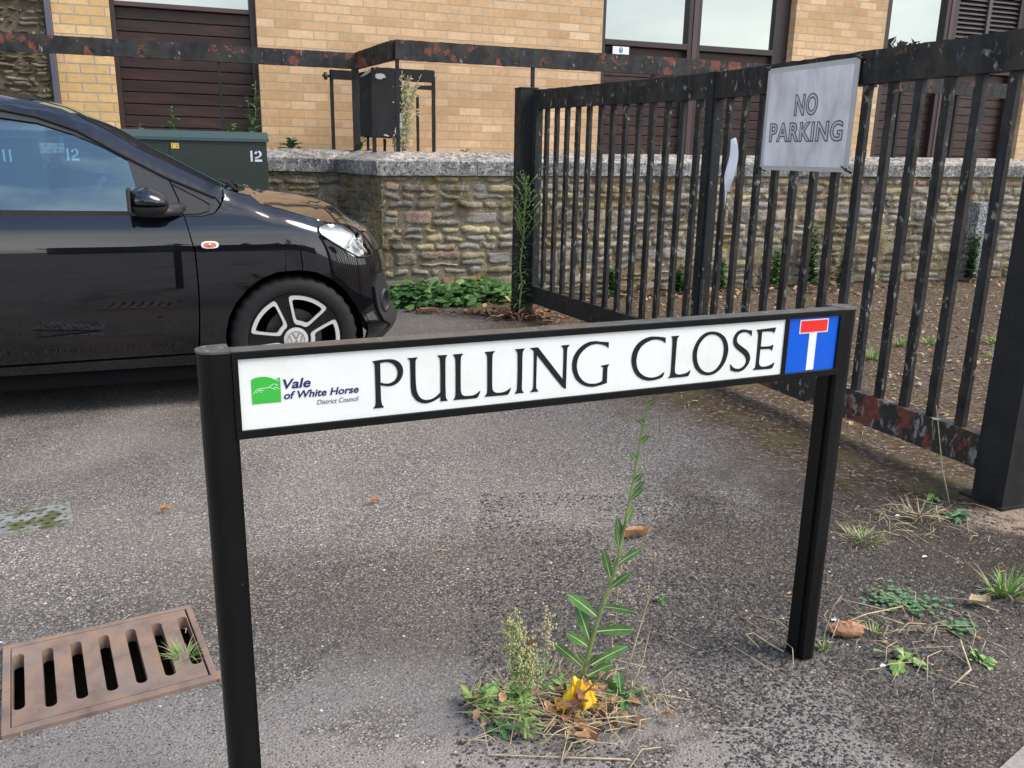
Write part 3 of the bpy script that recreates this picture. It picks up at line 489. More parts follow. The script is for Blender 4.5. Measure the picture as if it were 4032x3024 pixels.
# coping stones with a pitched top; front arris, ridge, back arris
def coping(a, b, za, zb, ra, rb, back=.32, seed=0, aj=(0, 0), bj=(0, 0)):
    m_ = MB(); N_ = max(2, int(math.hypot(b[0]-a[0], b[1]-a[1])/.05)); rr = random.Random(seed)
    def fn(i, j):
        f = i; u = a[0]+(b[0]-a[0])*f; n = a[1]+(b[1]-a[1])*f; z = za+(zb-za)*f
        R_ = (ra[0]+(rb[0]-ra[0])*f, ra[1]+(rb[1]-ra[1])*f); bk = (R_[0]+(R_[0]-u), R_[1]+(R_[1]-n))
        prof = [(u, n, z-.107), (u, n, z-.052), (u, n, z-.004), (u+(R_[0]-u)*.04, n+(R_[1]-n)*.04, z+.004), ((u+R_[0])/2, (n+R_[1])/2, z+.036), (R_[0], R_[1], z+.072), (bk[0], bk[1], z+.0), (bk[0], bk[1], z-.107), (u, n, z-.107)]
        p_ = Vector(prof[round(j*8)]); q = noise.noise_vector(p_*13)*.005+noise.noise_vector(p_*45)*.0025
        if round(j*8) in (0, 8): q = q*.3
        return p_+q
    m_.grid(fn, N_, 8, False); e0 = [fn(0, j/8) for j in range(8)]; e1 = [fn(1, j/8) for j in range(8)]
    m_.add(e0, [list(range(8))]); m_.add(e1, [list(range(8))[::-1]])
    m_.build('coping_stone', 'coping', RW)
coping((-2.6, 7.33), (-.95, 7.33), 1.093, 1.093, (-2.6, 7.5), (-.95, 7.5)); coping((-.945, 7.33), (.33, 7.33), 1.093, 1.093, (-.945, 7.5), (.33, 7.5)); coping((.335, 7.33), (1.10, 7.33), 1.093, 1.086, (.335, 7.5), (1.30, 7.5))
coping((1.103, 7.325), (1.298, 6.58), 1.086, 1.080, (1.303, 7.5), (1.50, 6.75))
us = [1.302, 2.10, 3.05, 4.0, 4.9, 5.85, 6.72, 7.68, 8.6, 9.5, 10.5, 12]
for a, b in zip(us[:-1], us[1:]): coping((a, 6.58), (b-.004, 6.58), cz(a), cz(b), (max(a, 1.504), 6.75), (b-.004, 6.75))
# old darker stone wall at the left of the building
OW = thing('stone_wall', 'tall dark rough stone wall left of the brick building', 'wall', WF, -2.5, 8.2, 0)
MB().box(-6, -1.0, 8.24, 8.75, 0, 4.2).build('mortar_core', 'mortar', OW)
mf = MB(); mf.grid(lambda i, j: (-2.9+1.87*i, 8.232+noise.noise(Vector((i*30, 3, j*50)))*.014+noise.noise(Vector((i*90, 3, j*150)))*.006, .9+3.25*j), 50, 90, True, tone=(.17, .14, .095)); mf.build('pointing', 'dark_rubble', OW)
st = MB(); rubble(st, [(-2.9, 8.235), (-1.035, 8.235)], .9, lambda s: 4.15, 31, .018, .050, .05, .2, .006, [(.20, .165, .12), (.25, .21, .155), (.15, .125, .095), (.29, .25, .19)], .02); st.build('stonework', 'dark_rubble', OW)
pp = MB().box(-1.034, -.994, 8.19, 8.235, .9, 4.1).build('cable_cover', 'pipe_grey'); tag(place(pp, WF, -1.014, 8.21, .9), 'narrow grey cable cover between dark stone wall and brickwork', 'cover')
# ================================================================== railings on the wall
RT, RB_ = 1.963, 1.823
RA = thing('wall_railing', 'long flaking black iron railing on the wall ridge right of its bend', 'railing', WF, 3, 6.75, 1.1)
rough_rail = []
def rail(a, b, zt0, zb0, zt1, zb1, o, name='top_rail', m_='iron_rail', th=.045):
    L_ = math.hypot(b[0]-a[0], b[1]-a[1]); d = ((b[0]-a[0])/L_, (b[1]-a[1])/L_); nn = (-d[1], d[0]); N_ = max(2, int(L_/.04)); m_b = MB()
    def fn(i, j):
        f = i; k_ = round(j*4) % 4; side = (-1, -1, 1, 1)[k_]; tp = (0, 1, 1, 0)[k_]
        u, n = a[0]+(b[0]-a[0])*f+nn[0]*side*th/2, a[1]+(b[1]-a[1])*f+nn[1]*side*th/2
        z = (zt0+(zt1-zt0)*f) if tp else (zb0+(zb1-zb0)*f); q = Vector((u, n, z))
        return (u, n, z+noise.noise(q*31)*.0035+noise.noise(q*90)*.002)
    m_b.grid(fn, N_, 4, False)
    for f in (0, 1): m_b.add([fn(f, k_/4) for k_ in range(4)], [(0, 1, 2, 3) if f == 0 else (3, 2, 1, 0)])
    return m_b.build(name, m_, o)
rail((1.49, 6.75), (6.05, 6.75), RT, RB_, RT-.002, RB_-.004, RA)
def post(u, n, z0, z1, w_, o, m_='iron_post', name='post'):
    m_b = MB()
    def fn(i, j):
        k_ = round(i*4) % 4; x, y = ((-1, -1), (1, -1), (1, 1), (-1, 1))[k_]; z = z0+(z1-z0)*j; q = Vector((u*3+x, n+y, z*1.0))
        s1 = (noise.noise(q*11)*.0012+noise.noise(q*34)*.0010); return (u+x*(w_/2+s1), n+y*(w_/2+s1), z)
    m_b.grid(fn, 4, max(3, int((z1-z0)/.02)), False); return m_b.build(name, m_, o)
for u in (1.505, 2.61, 3.70): post(u, 6.75, cz(u)+.06, RB_+.004, .026, RA)
RL = thing('wall_railing', 'flaking black iron railing over the green cabinets left of the wall bend', 'railing', WF, 0, 7.5, 1.1)
zt, zb = 1.932, 1.808
rail((-2.6, 7.5), (1.325, 7.5), zt, zb, zt, zb, RL); rail((1.33, 7.485), (1.487, 6.765), zt, zb, RT-.001, RB_-.001, RL, 'bend_rail')
post(.243, 7.5, 1.15, zb+.002, .022, RL); post(-1.9, 7.5, 1.15, zb+.002, .03, RL)
# stout bend post
m_ = post(1.31, 7.46, 1.14, zb+.003, .052, RL, name='bend_post')
RR = thing('wall_railing', 'short rusty black railing seen behind the near gate leaf at right', 'railing', WF, 7, 6.75, 1.1)
rail((6.30, 6.75), (7.75, 6.75), 1.932, 1.80, 1.920, 1.785, RR)
for u in (6.36, 7.06): post(u, 6.75, cz(u)+.06, 1.79, .03, RR)
# cage with the old box behind the bend
CG = thing('railing_cage', 'small black railing frame standing behind the wall bend', 'railing', WF, 1.55, 7.8, 1.1)
k7 = lambda u: u*7.8/7.3
k8 = lambda z: 1.12+(z-1.12)*7.8/7.3
rail((k7(1.087), 7.8), (k7(1.30), 7.8), k8(1.775), k8(1.705), k8(1.775), k8(1.705), CG, m_='iron_post'); rail((k7(1.45), 7.8), (k7(1.94), 7.8), k8(1.812), k8(1.715), k8(1.81), k8(1.715), CG, m_='iron_post')
for u, z1_ in ((1.09, 1.775), (1.935, 1.76), (1.797, 1.61), (1.373, 1.262), (1.513, 1.255)): post(k7(u), 7.8, 1.1, k8(z1_), .028 if u in (1.09, 1.935) else .022, CG)
rail((k7(1.79), 7.79), (k7(1.94), 7.79), k8(1.69), k8(1.655), k8(1.69), k8(1.655), CG, 'cross_rail', 'iron_post', .02)
rail((k7(1.33), 7.72), (k7(1.64), 7.72), k8(1.29), k8(1.262), k8(1.285), k8(1.257), CG, 'shelf', 'iron_post', .05)
post(1.437*7.0/7.3, 7.05, 1.13, 1.785, .028, RL)
MB().tube([(k7(1.02), 7.8, k8(1.73)), (k7(1.09), 7.8, k8(1.728))], .012).tube([(k7(1.045), 7.8, k8(1.70)), (k7(1.045), 7.8, k8(1.755))], .016).build('bolt', 'iron_rail', CG)
BX = thing('notice_box', 'black metal box with peeling white patches behind the railing bend', 'box', WF, 1.5, 7.6, 1.27)
f_ = 7.6/7.3; x0, x1, xs = 1.445*f_, 1.665*f_, 1.335*f_; zt_, zb__ = 1.12+(1.795-1.12)*f_, 1.12+(1.272-1.12)*f_
m_ = MB(); m_.add([(x0, 7.6, zb__), (x1, 7.6, zb__), (x1, 7.6, zt_), (x0, 7.6, zt_), (xs, 7.72, zb__), (xs, 7.72, zt_-.02), (x1, 7.95, zb__), (x1, 7.95, zt_), (xs+.02, 7.95, zb__), (xs+.02, 7.95, zt_-.02)], [(0, 1, 2, 3), (4, 0, 3, 5), (1, 6, 7, 2), (3, 2, 7, 9, 5), (8, 4, 5, 9), (6, 8, 9, 7), (4, 8, 6, 1, 0)])
m_.build('box_body', 'iron_post', BX)
def blotch(cx, cz_, rx, rz, seed, o=BX, n=7.596, m2='board_edge'):
    rr = random.Random(seed); P_ = [(cx+rx*(1+rr.uniform(-.35, .3))*math.cos(t_/11*math.pi), cz_+rz*(1+rr.uniform(-.35, .3))*math.sin(t_/11*math.pi)) for t_ in range(22)]
    MB().prism(P_, n, n+.003, lambda a, b, d: (a, d, b)).build('peeling_paint', m2, o)
blotch(x0+.045, zt_-.05, .045, .022, 3); blotch(x1-.02, zb__+.12, .022, .10, 4); blotch(x1-.045, zb__+.05, .02, .05, 5)
blotch(x0+.08, zb__+.012, .015, .008, 6); blotch(x0+.10, zb__+.006, .008, .008, 7)
m_ = MB(); m_.add([(1.37*f_, 7.55, 1.12+.63*f_), (1.46*f_, 7.56, 1.12+.70*f_), (1.36*f_, 7.50, 1.12+.655*f_), (1.30*f_, 7.5, 1.12+.60*f_)], [(0, 1, 2, 3)]); m_.build('bent_flap', 'board_edge', BX)
# ================================================================== gates
GN = frame(112, (1.672, 2.896)); GF = frame(118, (1.005, 4.530))
def gate_leaf(label, fr, L_, zt0, zt1, zb0, zb1, bars, hinge_u, seed, bm_='iron_bottom'):
    g_ = thing('gate_leaf', label, 'gate', fr, L_/2, 0, .08, group='iron gate leaves across the yard entrance')
    e_ = -.07 if hinge_u == 0 else 0
    rail((e_, 0), (L_, 0), zt0, zt0-.125, zt1, zt1-.125, g_, 'top_rail', 'iron_gate', .05)
    rail((e_, 0), (L_, 0), zb0+.125, zb0, zb1+.125, zb1, g_, 'bottom_rail', bm_, .05)
    for i, u in enumerate(bars):
        f = u/L_; zb_ = zb0+(zb1-zb0)*f+.122; zt_ = zt0+(zt1-zt0)*f-.122; wb = .036
        m_b = MB()
        def fn(a, b):
            k_ = round(a*4) % 4; x, y = ((-1, -1), (1, -1), (1, 1), (-1, 1))[k_]; z = zb_+(zt_-zb_)*b; q = Vector((u*5+x*.4+seed, y*.4, z))
            s1 = 1+noise.noise(q*13)*.07+noise.noise(q*45)*.07; return (u+x*wb/2*s1, y*.011*s1, z)
        m_b.grid(fn, 4, 90, False); m_b.build('bar', 'iron_gate', g_)
    for u in (e_+.022, L_-.022):
        f = u/L_; zt_ = zt0+(zt1-zt0)*f; zb_ = zb0+(zb1-zb0)*f
        m_b = MB(); m_b.bbox(u-.026, u+.026, -.028, .028, zb_-.001, zt_+.004, .003); m_b.build('stile', 'iron_stile', g_)
    return g_
nb = [.085+.1306*i for i in range(13)]
gate_leaf('near flaking black gate leaf carrying the grey board, lichen spotted', GN, 1.79, 1.553, 1.553, .08, .082, nb[:13], 0, 1)
gate_leaf('far flaking black gate leaf between the paper sheet and the stone wall', GF, 1.86, 1.552, 1.573, .082, .105, [.125+.1315*i for i in range(13)], 1, 2, 'iron_dirty')
# drop bolt at the meeting stiles
db = MB().tube([(1.70, .05, .02), (1.70, .05, .52)], .009).tube([(1.66, .045, .24), (1.76, .05, .24)], .008).tube([(1.70, .05, .26), (1.63, .07, .27), (1.60, .06, .30)], .009).build('drop_bolt', 'iron_bottom'); tag(place(db, GN, 1.70, .05, .02), 'rusty drop bolt at the foot of the meeting gate stiles', 'bolt')
gp1 = thing('gate_post', 'slim black far gate post behind the tall green weed', 'post', frame(20, (.062, 6.235)), 0, 0, 0)
post(0, 0, 0, 1.582, .125, gp1, 'iron_post', 'shaft'); MB().bbox(-.066, .066, -.066, .066, 1.58, 1.592, .003).build('cap', 'iron_post', gp1)
gp2 = thing('gate_post', 'massive black near gate post at the right edge', 'post', frame(22, (1.617+.12*math.sin(R(22)), 2.79-.12*math.cos(R(22)))), .08, .08, 0)
m_b = MB()
def fn(a, b):
    k_ = round(a*4) % 4; x, y = ((0, 0), (.14, 0), (.14, .12), (0, .12))[k_]; q = Vector((x, y, b*1.7)); e = noise.noise(q*9)*.004
    return (x+e+(.012*(1-b) if x == 0 else 0)*0, y+e, b*1.72)
m_b.grid(fn, 4, 60, False); m_b.add([fn(k_/4, 1) for k_ in range(4)], [(0, 1, 2, 3)]); m_b.build('shaft', 'iron_post', gp2)
MB().bbox(.151, .50, .02, .12, .10, .112, .003).bbox(.151, .5, .10, .112, .0, .10, .003).build('bottom_bracket', 'iron_post', gp2); MB().box(-.012, .16, -.012, .16, 0, .008).build('base_plate', 'iron_post', gp2)
# board NO PARKING : faces the street (towards -n' = left-front); from the front, right is -u
BO = thing('no_parking_board', 'weathered grey board reading NO PARKING tied to the near gate leaf', 'sign', GN, 1.03, .04, 1.09)
yb = .042
tb = lambda a, b, d: (a, yb+d, b)
def rrect(x0, x1, y0, y1, r, k_=5):
    P_ = []
    for cx, cy, a0 in ((x1-r, y1-r, 0), (x0+r, y1-r, 90), (x0+r, y0+r, 180), (x1-r, y0+r, 270)):
        P_ += [(cx+r*math.cos(R(a0+i*90/k_)), cy+r*math.sin(R(a0+i*90/k_))) for i in range(k_+1)]
    return P_
MB().prism(rrect(.752, 1.315, 1.088, 1.530, .008), 0, .004, tb).build('backing_sheet', 'board_edge', BO)
MB().prism(rrect(.775, 1.293, 1.106, 1.508, .012), .0045, .006, tb).build('face_sheet', 'board_grey', BO)
tb2 = lambda a, b, d: (-a, yb+.0062+d, b)
for nm, (x0_, x1_, y0_, y1_) in (('NO', (-1.108, -.967, 1.321, 1.408)), ('PARKING', (-1.262, -.803, 1.212, 1.292))):
    tm, P_, polys = text_mesh(nm, (x0_, x1_, y0_, y1_), tb2, 'pencil', 'lettering', BO, offset=.02, outline=.0052, depth=.0012, spacing=1.12)
    fm, _, _ = text_mesh(nm, (x0_, x1_, y0_, y1_), tb2, 'board_fill', 'lettering_fill', BO, offset=.02, depth=.0008, spacing=1.12)
    fm.build('lettering_fill', 'board_fill', BO); tm.build('lettering', 'pencil', BO)
for (a, b) in ((1.31, 1.53), (.756, 1.53), (.756, 1.098), (1.306, 1.094)):
    MB().tube([(a-.012, .03, b-.012), (a, .055, b), (a+.008, .03, b+.012)], .0045, 6).tube([(a, .052, b), (a+.02, .06, b+.014)], .003, 5).build('cable_tie', 'tie', BO)
# paper sheet rolled round a bar of the near leaf
pm = MB()
def fn(a, b):
    wv = .078*(math.sin(math.pi*min(1, b*.80+.17))**.6)*(1 if b > .25 else .35+b*2.6)
    return (1.530-(a-.5)*wv+.022*(1-b), .035+.028*math.cos((a-.5)*2.6)+.006*math.sin(b*7), .985+.240*b+.035*(a-.5)*(b-.4))
pm.grid(fn, 10, 16, True); pm.grid(lambda a, b: tuple(Vector(fn(a, b))-Vector((0, .0015, 0))), 10, 16, True, True)
pm.add([(1.568, .052, .995), (1.545, .052, .995), (1.560, .052, .89), (1.557, .051, .90)], [(0, 1, 2, 3)])
tag(place(pm.build('paper_sheet', 'paper'), GN, 1.54, .05, .89), 'curled white paper sheet tied to a gate bar left of the grey board', 'paper')
# concrete marker post behind the gate
cpo = thing('concrete_post', 'short speckled grey concrete post standing by the stone wall behind the gate', 'post', frame(20, (4.65, 8.70)), 0, 0, 0)
MB().bbox(-.085, .085, -.07, .07, .06, .78, .012).build('shaft', 'concrete_post', cpo); MB().bbox(-.10, .10, -.085, .085, 0, .06, .01).build('foot', 'concrete', cpo)
# ================================================================== street name sign
SF = frame(24.2, (.682, 1.748))
SG = thing('street_sign', 'black framed street name sign reading PULLING CLOSE on two black posts', 'sign', SF, -.6, .03, 0)
def dpost(u_in, u_out):
    sgn = 1 if u_out > u_in else -1; r = .026; P_ = [(u_in, 0), (u_out-sgn*r, 0)]
    P_ += [(u_out-sgn*r+sgn*r*math.sin(t_/12*math.pi), .0275-.0275*math.cos(t_/12*math.pi)) for t_ in range(1, 12)]+[(u_out-sgn*r, .055), (u_in, .055)]
    if sgn < 0: P_ = P_[::-1]
    m_ = MB(); m_.prism(P_, 0, .827, lambda a, b, d: (a, b, d)); p = m_.build('post', 'sign_black', SG)
    for pl_ in p.data.polygons: pl_.use_smooth = False
    c_ = [(a+(.0012 if a > (u_in+u_out)/2 else -.0012)*(1 if abs(a-u_in) > .001 else 0), b+(b-.0275)*.04) for a, b in P_]
    MB().prism(c_, .827, .8305, lambda a, b, d: (a, b, d)).build('cap', 'sign_top_sheen', p)
    cu = (u_in+u_out)/2
    for a, b in ((cu-.010, .012), (cu-.012, .043), (cu+.012, .030)):
        MB().prism([(a+.0045*math.cos(t_*.785), b+.0045*math.sin(t_*.785)) for t_ in range(8)], .8305, .8315, lambda a, b, d: (a, b, d)).build('screw', 'screw', p)
    # fixing groove along the inner face
    MB().box(min(u_in, u_in-sgn*.006), max(u_in, u_in-sgn*.006), .016, .040, 0, .688).build('inner_track', 'sign_black', p)
dpost(-1.214, -1.262); dpost(.006, .054)
fr_ = MB(); fr_.bbox(-1.2135, .0055, -.004, .034, .817, .829, .0015).bbox(-1.2135, .0055, -.004, .034, .690, .7038, .0015).bbox(-1.2135, -1.2045, -.0035, .034, .704, .8168, .001).bbox(-.1477, -.1373, -.0025, .034, .704, .8168, .001).bbox(-.0052, .0055, -.0035, .034, .704, .8168, .001)
fo = fr_.build('frame', 'sign_black', SG)
MB().box(-1.2134, .0054, .030, .0345, .705, .816).build('back_sheet', 'sign_black', SG)
MB().box(-1.2133, .0053, -.0035, .0335, .8291, .8296).build('top_sheen', 'sign_top_sheen', fo)  # thin sheet over the black frame, painted lighter for the sky's reflection
for u in (-.98, -.70, -.42, -.19): MB().prism([(u+.005*math.cos(t_*.785), .015+.005*math.sin(t_*.785)) for t_ in range(8)], .8296, .8305, lambda a, b, d: (a, b, d)).build('screw', 'screw', fo)
PLt = MB().box(-1.2046, -.1476, .0, .01, .7037, .8171).build('name_plate', 'sign_white', SG)
ts = lambda a, b, d: (a, -d, b)
def smooth(P_, n_=1):
    for _ in range(n_):
        out = []; L_ = len(P_)
        for i in range(L_):
            a, p, c = Vector(P_[i-1]), Vector(P_[i]), Vector(P_[(i+1) % L_]); d1, d2 = p-a, c-p
            if d1.length < 1e-9 or d2.length < 1e-9: continue
            if abs(d1.angle(d2)) > .85 or d1.length < .0018 or d2.length < .0018: out.append(tuple(p))
            else: out += [tuple(p-d1*.22), tuple(p+d2*.22)]
        P_ = out
    return P_
def flat(loops, to, d0, d1, mb=None):
    """planar filled shape with holes, given a small thickness"""
    mb = mb or MB(); vs = []; es = []
    for L_ in loops:
        b = len(vs); vs += [Vector((x, y)) for x, y in L_]; es += [(b+i, b+(i+1) % len(L_)) for i in range(len(L_))]
    r_ = delaunay_2d_cdt(vs, es, [], 0, 1e-7); V_, F_ = r_[0], r_[2]
    def inside(x, y, L_):
        c = False
        for i in range(len(L_)):
            (x1, y1), (x2, y2) = L_[i-1], L_[i]
            if (y1 > y) != (y2 > y) and x < (x2-x1)*(y-y1)/(y2-y1)+x1: c = not c
        return c
    F_ = [f for f in F_ if sum(inside(sum(V_[i].x for i in f)/3, sum(V_[i].y for i in f)/3, L_) for L_ in loops) % 2]
    mb.add([to(q.x, q.y, d1) for q in V_], F_)
    for L_ in loops:
        n = len(L_); mb.add([to(a, b, d0) for a, b in L_]+[to(a, b, d1) for a, b in L_], [(i, (i+1) % n, n+(i+1) % n, n+i) for i in range(n)])
    return mb
for k_, loops in GLYPHS.items():
    flat([smooth([(a/1000, b/1000) for a, b in L_], 2) for L_ in loops], ts, .0001, .0009).build('letter', 'ink', PLt)
sc = lambda L_: [(a/1000, b/1000) for a, b in L_]
flat([smooth(sc(LOGO['green']), 0)], ts, .0001, .0006).build('emblem', 'sign_green', PLt)
sk = MB()
for i, q in enumerate(LOGO['strokes']):
    q = sc(q)
    for (a, b) in zip(q[:-1], q[1:]):
        dx, dy = b[0]-a[0], b[1]-a[1]; l_ = math.hypot(dx, dy); w_ = .0006 if i else .0007; nx, ny = -dy/l_*w_, dx/l_*w_; ex, ey = dx/l_*.0003, dy/l_*.0003
        sk.add([ts(a[0]-ex+nx, a[1]-ey+ny, .0009), ts(a[0]-ex-nx, a[1]-ey-ny, .0009), ts(b[0]+ex-nx, b[1]+ey-ny, .0009), ts(b[0]+ex+nx, b[1]+ey+ny, .0009)], [(0, 1, 2, 3)])
sk.build('horse_figure', 'pale_green', PLt)
for body, fit, m_, off, sh in (('Vale', (-1.1390, -1.0965, .7640, .7800), 'ink_blue', .022, .22), ('of White Horse', (-1.1388, -1.0200, .7475, .7600), 'ink_blue', .022, .22), ('District Council', (-1.0876, -1.0205, .7340, .7420), 'ink_grey', .0, .2)):
    tm, _, _ = text_mesh(body, fit, ts, m_, 'council_text', PLt, shear=sh, offset=off, depth=.0006, d0=.0001); tm.build('council_text', m_, PLt)
TP = MB().box(-.1372, -.0053, .0005, .01, .7037, .8171).build('symbol_plate', 'sign_blue', SG)
MB().box(-.1088, -.0337, -.0002, .0004, .7842, .8131).box(-.0815, -.0618, -.0002, .0004, .7063, .7843).build('white_symbol', 'sign_white', TP)
MB().box(-.1060, -.0365, -.0009, -.0003, .7869, .8105).build('red_bar', 'sign_red', TP)
# ================================================================== car
def itp(x, xs, ys):
    if x <= xs[0]: return ys[0]
    for i in range(len(xs)-1):
        if x <= xs[i+1]: return ys[i]+(ys[i+1]-ys[i])*(x-xs[i])/(xs[i+1]-xs[i])
    return ys[-1]
def sitp(x, xs, ys, h=.03): return sum(itp(x+h*k_, xs, ys)*w_ for k_, w_ in ((-1, .2), (-.5, .2), (0, .2), (.5, .2), (1, .2)))
DZ = ([.12, .2, .3, .45, .6, .72, .80, .86, .90, 1.0, 1.1, 1.2, 1.3, 1.36, 1.42], [.07, .04, .018, .005, .0, .002, .010, .028, .046, .090, .138, .19, .26, .33, .45])
NZ = ([.12, .2, .25, .29, .33, .38, .44, .5, .6, .66, .72, .78, .84, .92], [.48, .54, .60, .625, .62, .585, .575, .57, .56, .545, .51, .45, .36, .22])
CW = .80
CF = frame(22, (-1.0075, 3.8468))
CAR = thing('car', 'dark blue-black small hatchback parked facing right beside the stone wall', 'car', CF, -.8, .8, 0)
TOPL = ([-2.85, -2.6, -2.2, -1.7, -1.3, -1.104, -1.004, -.882, -.726, -.597, -.422, -.27, -.203, -.150, -.115, -.03, .032, .13, .224], [1.24, 1.31, 1.35, 1.362, 1.352, 1.333, 1.315, 1.286, 1.208, 1.128, 1.040, .969, .946, .934, .90, .878, .862, .84, .819])
def roll(t, z):
    if t > .30 or t < -2.85: return 0
    h = .060 if t < -.3 else .075; f = max(0, min(1.3, (z-(sitp(t, *TOPL, .04)-h))/h)); k_ = max(0, min(1, (.30-t)/.15))*(1-.8*math.exp(-((t+.285)/.04)**2)); return .042*f**2*k_
def S(t, z, off=0.):
    d = sitp(z, *DZ, .018)-.02+roll(t, z); U_ = sitp(z, *NZ, .02); u0 = -.05
    if -2.75 <= t < u0: return Vector((t, d-off, z))
    if t >= u0:
        a = (t-u0)/(1-u0)*math.pi/2; p = 2.6; s_, c_ = abs(math.sin(a)), abs(math.cos(a))
        return Vector((u0+(U_-u0)*s_**(2/p)+math.sin(a)*off, d+(CW-d)*(1-c_**(2/p))-math.cos(a)*off, z))
    a = (-2.75-t)*math.pi/2/1.05; a = min(a, math.pi/2); p = 3.0; s_, c_ = abs(math.sin(a)), abs(math.cos(a)); UR = .22-max(0, z-.85)*.35
    return Vector((-2.75-UR*s_**(2/p)-math.sin(a)*off, d+(CW-d)*(1-c_**(2/p))-math.cos(a)*off, z))
def mir(p): return Vector((p.x, 2*CW-p.y, p.z))
def resample(P_, d, closed=True):
    out = []; n = len(P_)
    for i in range(n if closed else n-1):
        a, b = P_[i], P_[(i+1) % n]; l_ = math.hypot(b[0]-a[0], b[1]-a[1]); k_ = max(1, int(l_/d))
        out += [(a[0]+(b[0]-a[0])*j/k_, a[1]+(b[1]-a[1])*j/k_) for j in range(k_)]
    if not closed: out.append(P_[-1])
    return out
def inpoly(x, y, L_):
    c = False
    for i in range(len(L_)):
        (x1, y1), (x2, y2) = L_[i-1], L_[i]
        if (y1 > y) != (y2 > y) and x < (x2-x1)*(y-y1)/(y2-y1)+x1: c = not c
    return c
def panel_mesh(poly, off=0., lip=.006, step=.022, both=True, fn=None, only=None):
    fn = fn or S; P_ = resample(poly, step*.8); xs = [p[0] for p in P_]; ys = [p[1] for p in P_]
    inner = []
    nx, ny = int((max(xs)-min(xs))/step)+1, int((max(ys)-min(ys))/step)+1
    for i in range(nx):
        for j in range(ny):
            x, y = min(xs)+(i+.5)*step, min(ys)+(j+.5)*step
            if inpoly(x, y, P_) and min((x-a)**2+(y-b)**2 for a, b in P_) > (step*.55)**2: inner.append((x, y))
    n = len(P_); vs = [Vector(p) for p in P_+inner]; r_ = delaunay_2d_cdt(vs, [(i, (i+1) % n) for i in range(n)], [], 0, 1e-7)
    V_ = r_[0]
    def fat(f):
        a, b, c = (V_[i] for i in f); l_ = max((a-b).length, (b-c).length, (c-a).length); return l_ > 0 and abs((b-a).x*(c-a).y-(b-a).y*(c-a).x)/l_ > .0012
    F_ = [f for f in r_[2] if fat(f) and inpoly(sum(V_[i].x for i in f)/3, sum(V_[i].y for i in f)/3, P_)]
    mb = MB(); mb.sm = True
    pts = [fn(q.x, q.y, off) for q in V_]; lipo = [fn(a, b, off) for a, b in P_]; lipi = [fn(a, b, off-.014) for a, b in P_]
    sides = [0, 1] if both else [0]
    if only is not None: sides = [only]
    for sd in sides:
        m2 = (lambda p: p) if sd == 0 else mir
        mb.sm = True; mb.add([m2(p) for p in pts], F_ if sd == 0 else [f[::-1] for f in F_])
        if lip:
            mb.sm = False; mb.add([m2(p) for p in lipo+lipi], [(i, (i+1) % n, n+(i+1) % n, n+i) for i in range(n)])
    return mb
# arch in (t,z) on the front and rear
AR = .318; AC = (.004, .292)
def arch(c, a0, a1, k_=28, r=AR): return [(c[0]+r*math.cos(R(a0+(a1-a0)*i/k_)), c[1]+r*1.0*math.sin(R(a0+(a1-a0)*i/k_))) for i in range(k_+1)]
archf = [(-.304, .215), (-.304, .277), (-.299, .342), (-.282, .414), (-.249, .476), (-.199, .532), (-.137, .579), (-.065, .607), (-.0, .613), (.064, .601), (.141, .565), (.214, .505), (.282, .424), (.322, .335), (.335, .24)]
G_ = .003
fb_line = [(.251, .688), (.217, .656), (.183, .624), (.146, .578), (.141, .565)]
fender = [(-.418+G_, .23), (-.403+G_, .45), (-.400+G_, .55), (-.403+G_, .70), (-.436+G_, .853), (-.364, .851), (-.31, .864), (-.283, .893), (-.262, .935), (-.268, .968), (-.203, .946), (-.150, .934), (-.115, .90), (-.03, .878), (.032, .862), (.13, .84), (.224, .819), (.150, .803), (.126, .783), (.133, .765), (.184, .727), (.251, .688)]+fb_line[1:]+archf[::-1][5:]+[(-.305, .20), (-.418+G_, .20)]
for sd_ in (0, 1): panel_mesh(fender, only=sd_).build('front_wing', 'car_paint', CAR)
# door, with the lower crease
door = [(-.418-G_, .25), (-.403-G_, .45), (-.400-G_, .55), (-.403-G_, .70), (-.434-G_, .853), (-.62, .857), (-1.62, .868), (-1.66, .7), (-1.66, .4), (-1.62, .245)]
def Sd(t, z, off=0.):
    p = S(t, z, off); k_ = max(0, .336-z); p.y += min(k_*.35, .02); e = max(0, (.012-abs(z-.336))/.012); p.y -= e*.002; return p
Sfix = S
d_o = panel_mesh(door, fn=Sd, only=0, step=.018).build('door', 'car_paint', CAR); d_l = panel_mesh(door, fn=Sd, only=1).build('door', 'car_paint', CAR)
MB().bbox(-1.55, -1.36, -.060, -.042, .735, .765, .006).build('handle', 'car_paint', d_o)
sill = [(-.43, .243), (-1.62, .236), (-2.13, .236), (-2.13, .205), (-1.2, .200), (-.42, .196)]
for sd_ in (0, 1): panel_mesh(sill, off=-.008, step=.012, only=sd_).build('sill', 'car_paint', CAR)
MB().box(-2.1, -.35, .045, 1.555, .13, .27).build('underside', 'car_liner', CAR)
rarch = [(-2.42+.31*math.cos(R(a)), .292+.315*math.sin(R(a))) for a in range(-15, 200, 9)]
quarter = [(-1.66, .245), (-1.665, .7), (-1.625, .868), (-2.2, .89), (-2.75, .95), (-3.2, .96), (-3.75, .95), (-3.8, .5), (-3.8, .22), (-2.745, .22)]+[q for q in rarch[::-1] if q[1] > .22]+[(-2.09, .22)]
for sd_ in (0, 1): panel_mesh(quarter, step=.04, only=sd_).build('rear_side', 'car_paint', CAR)
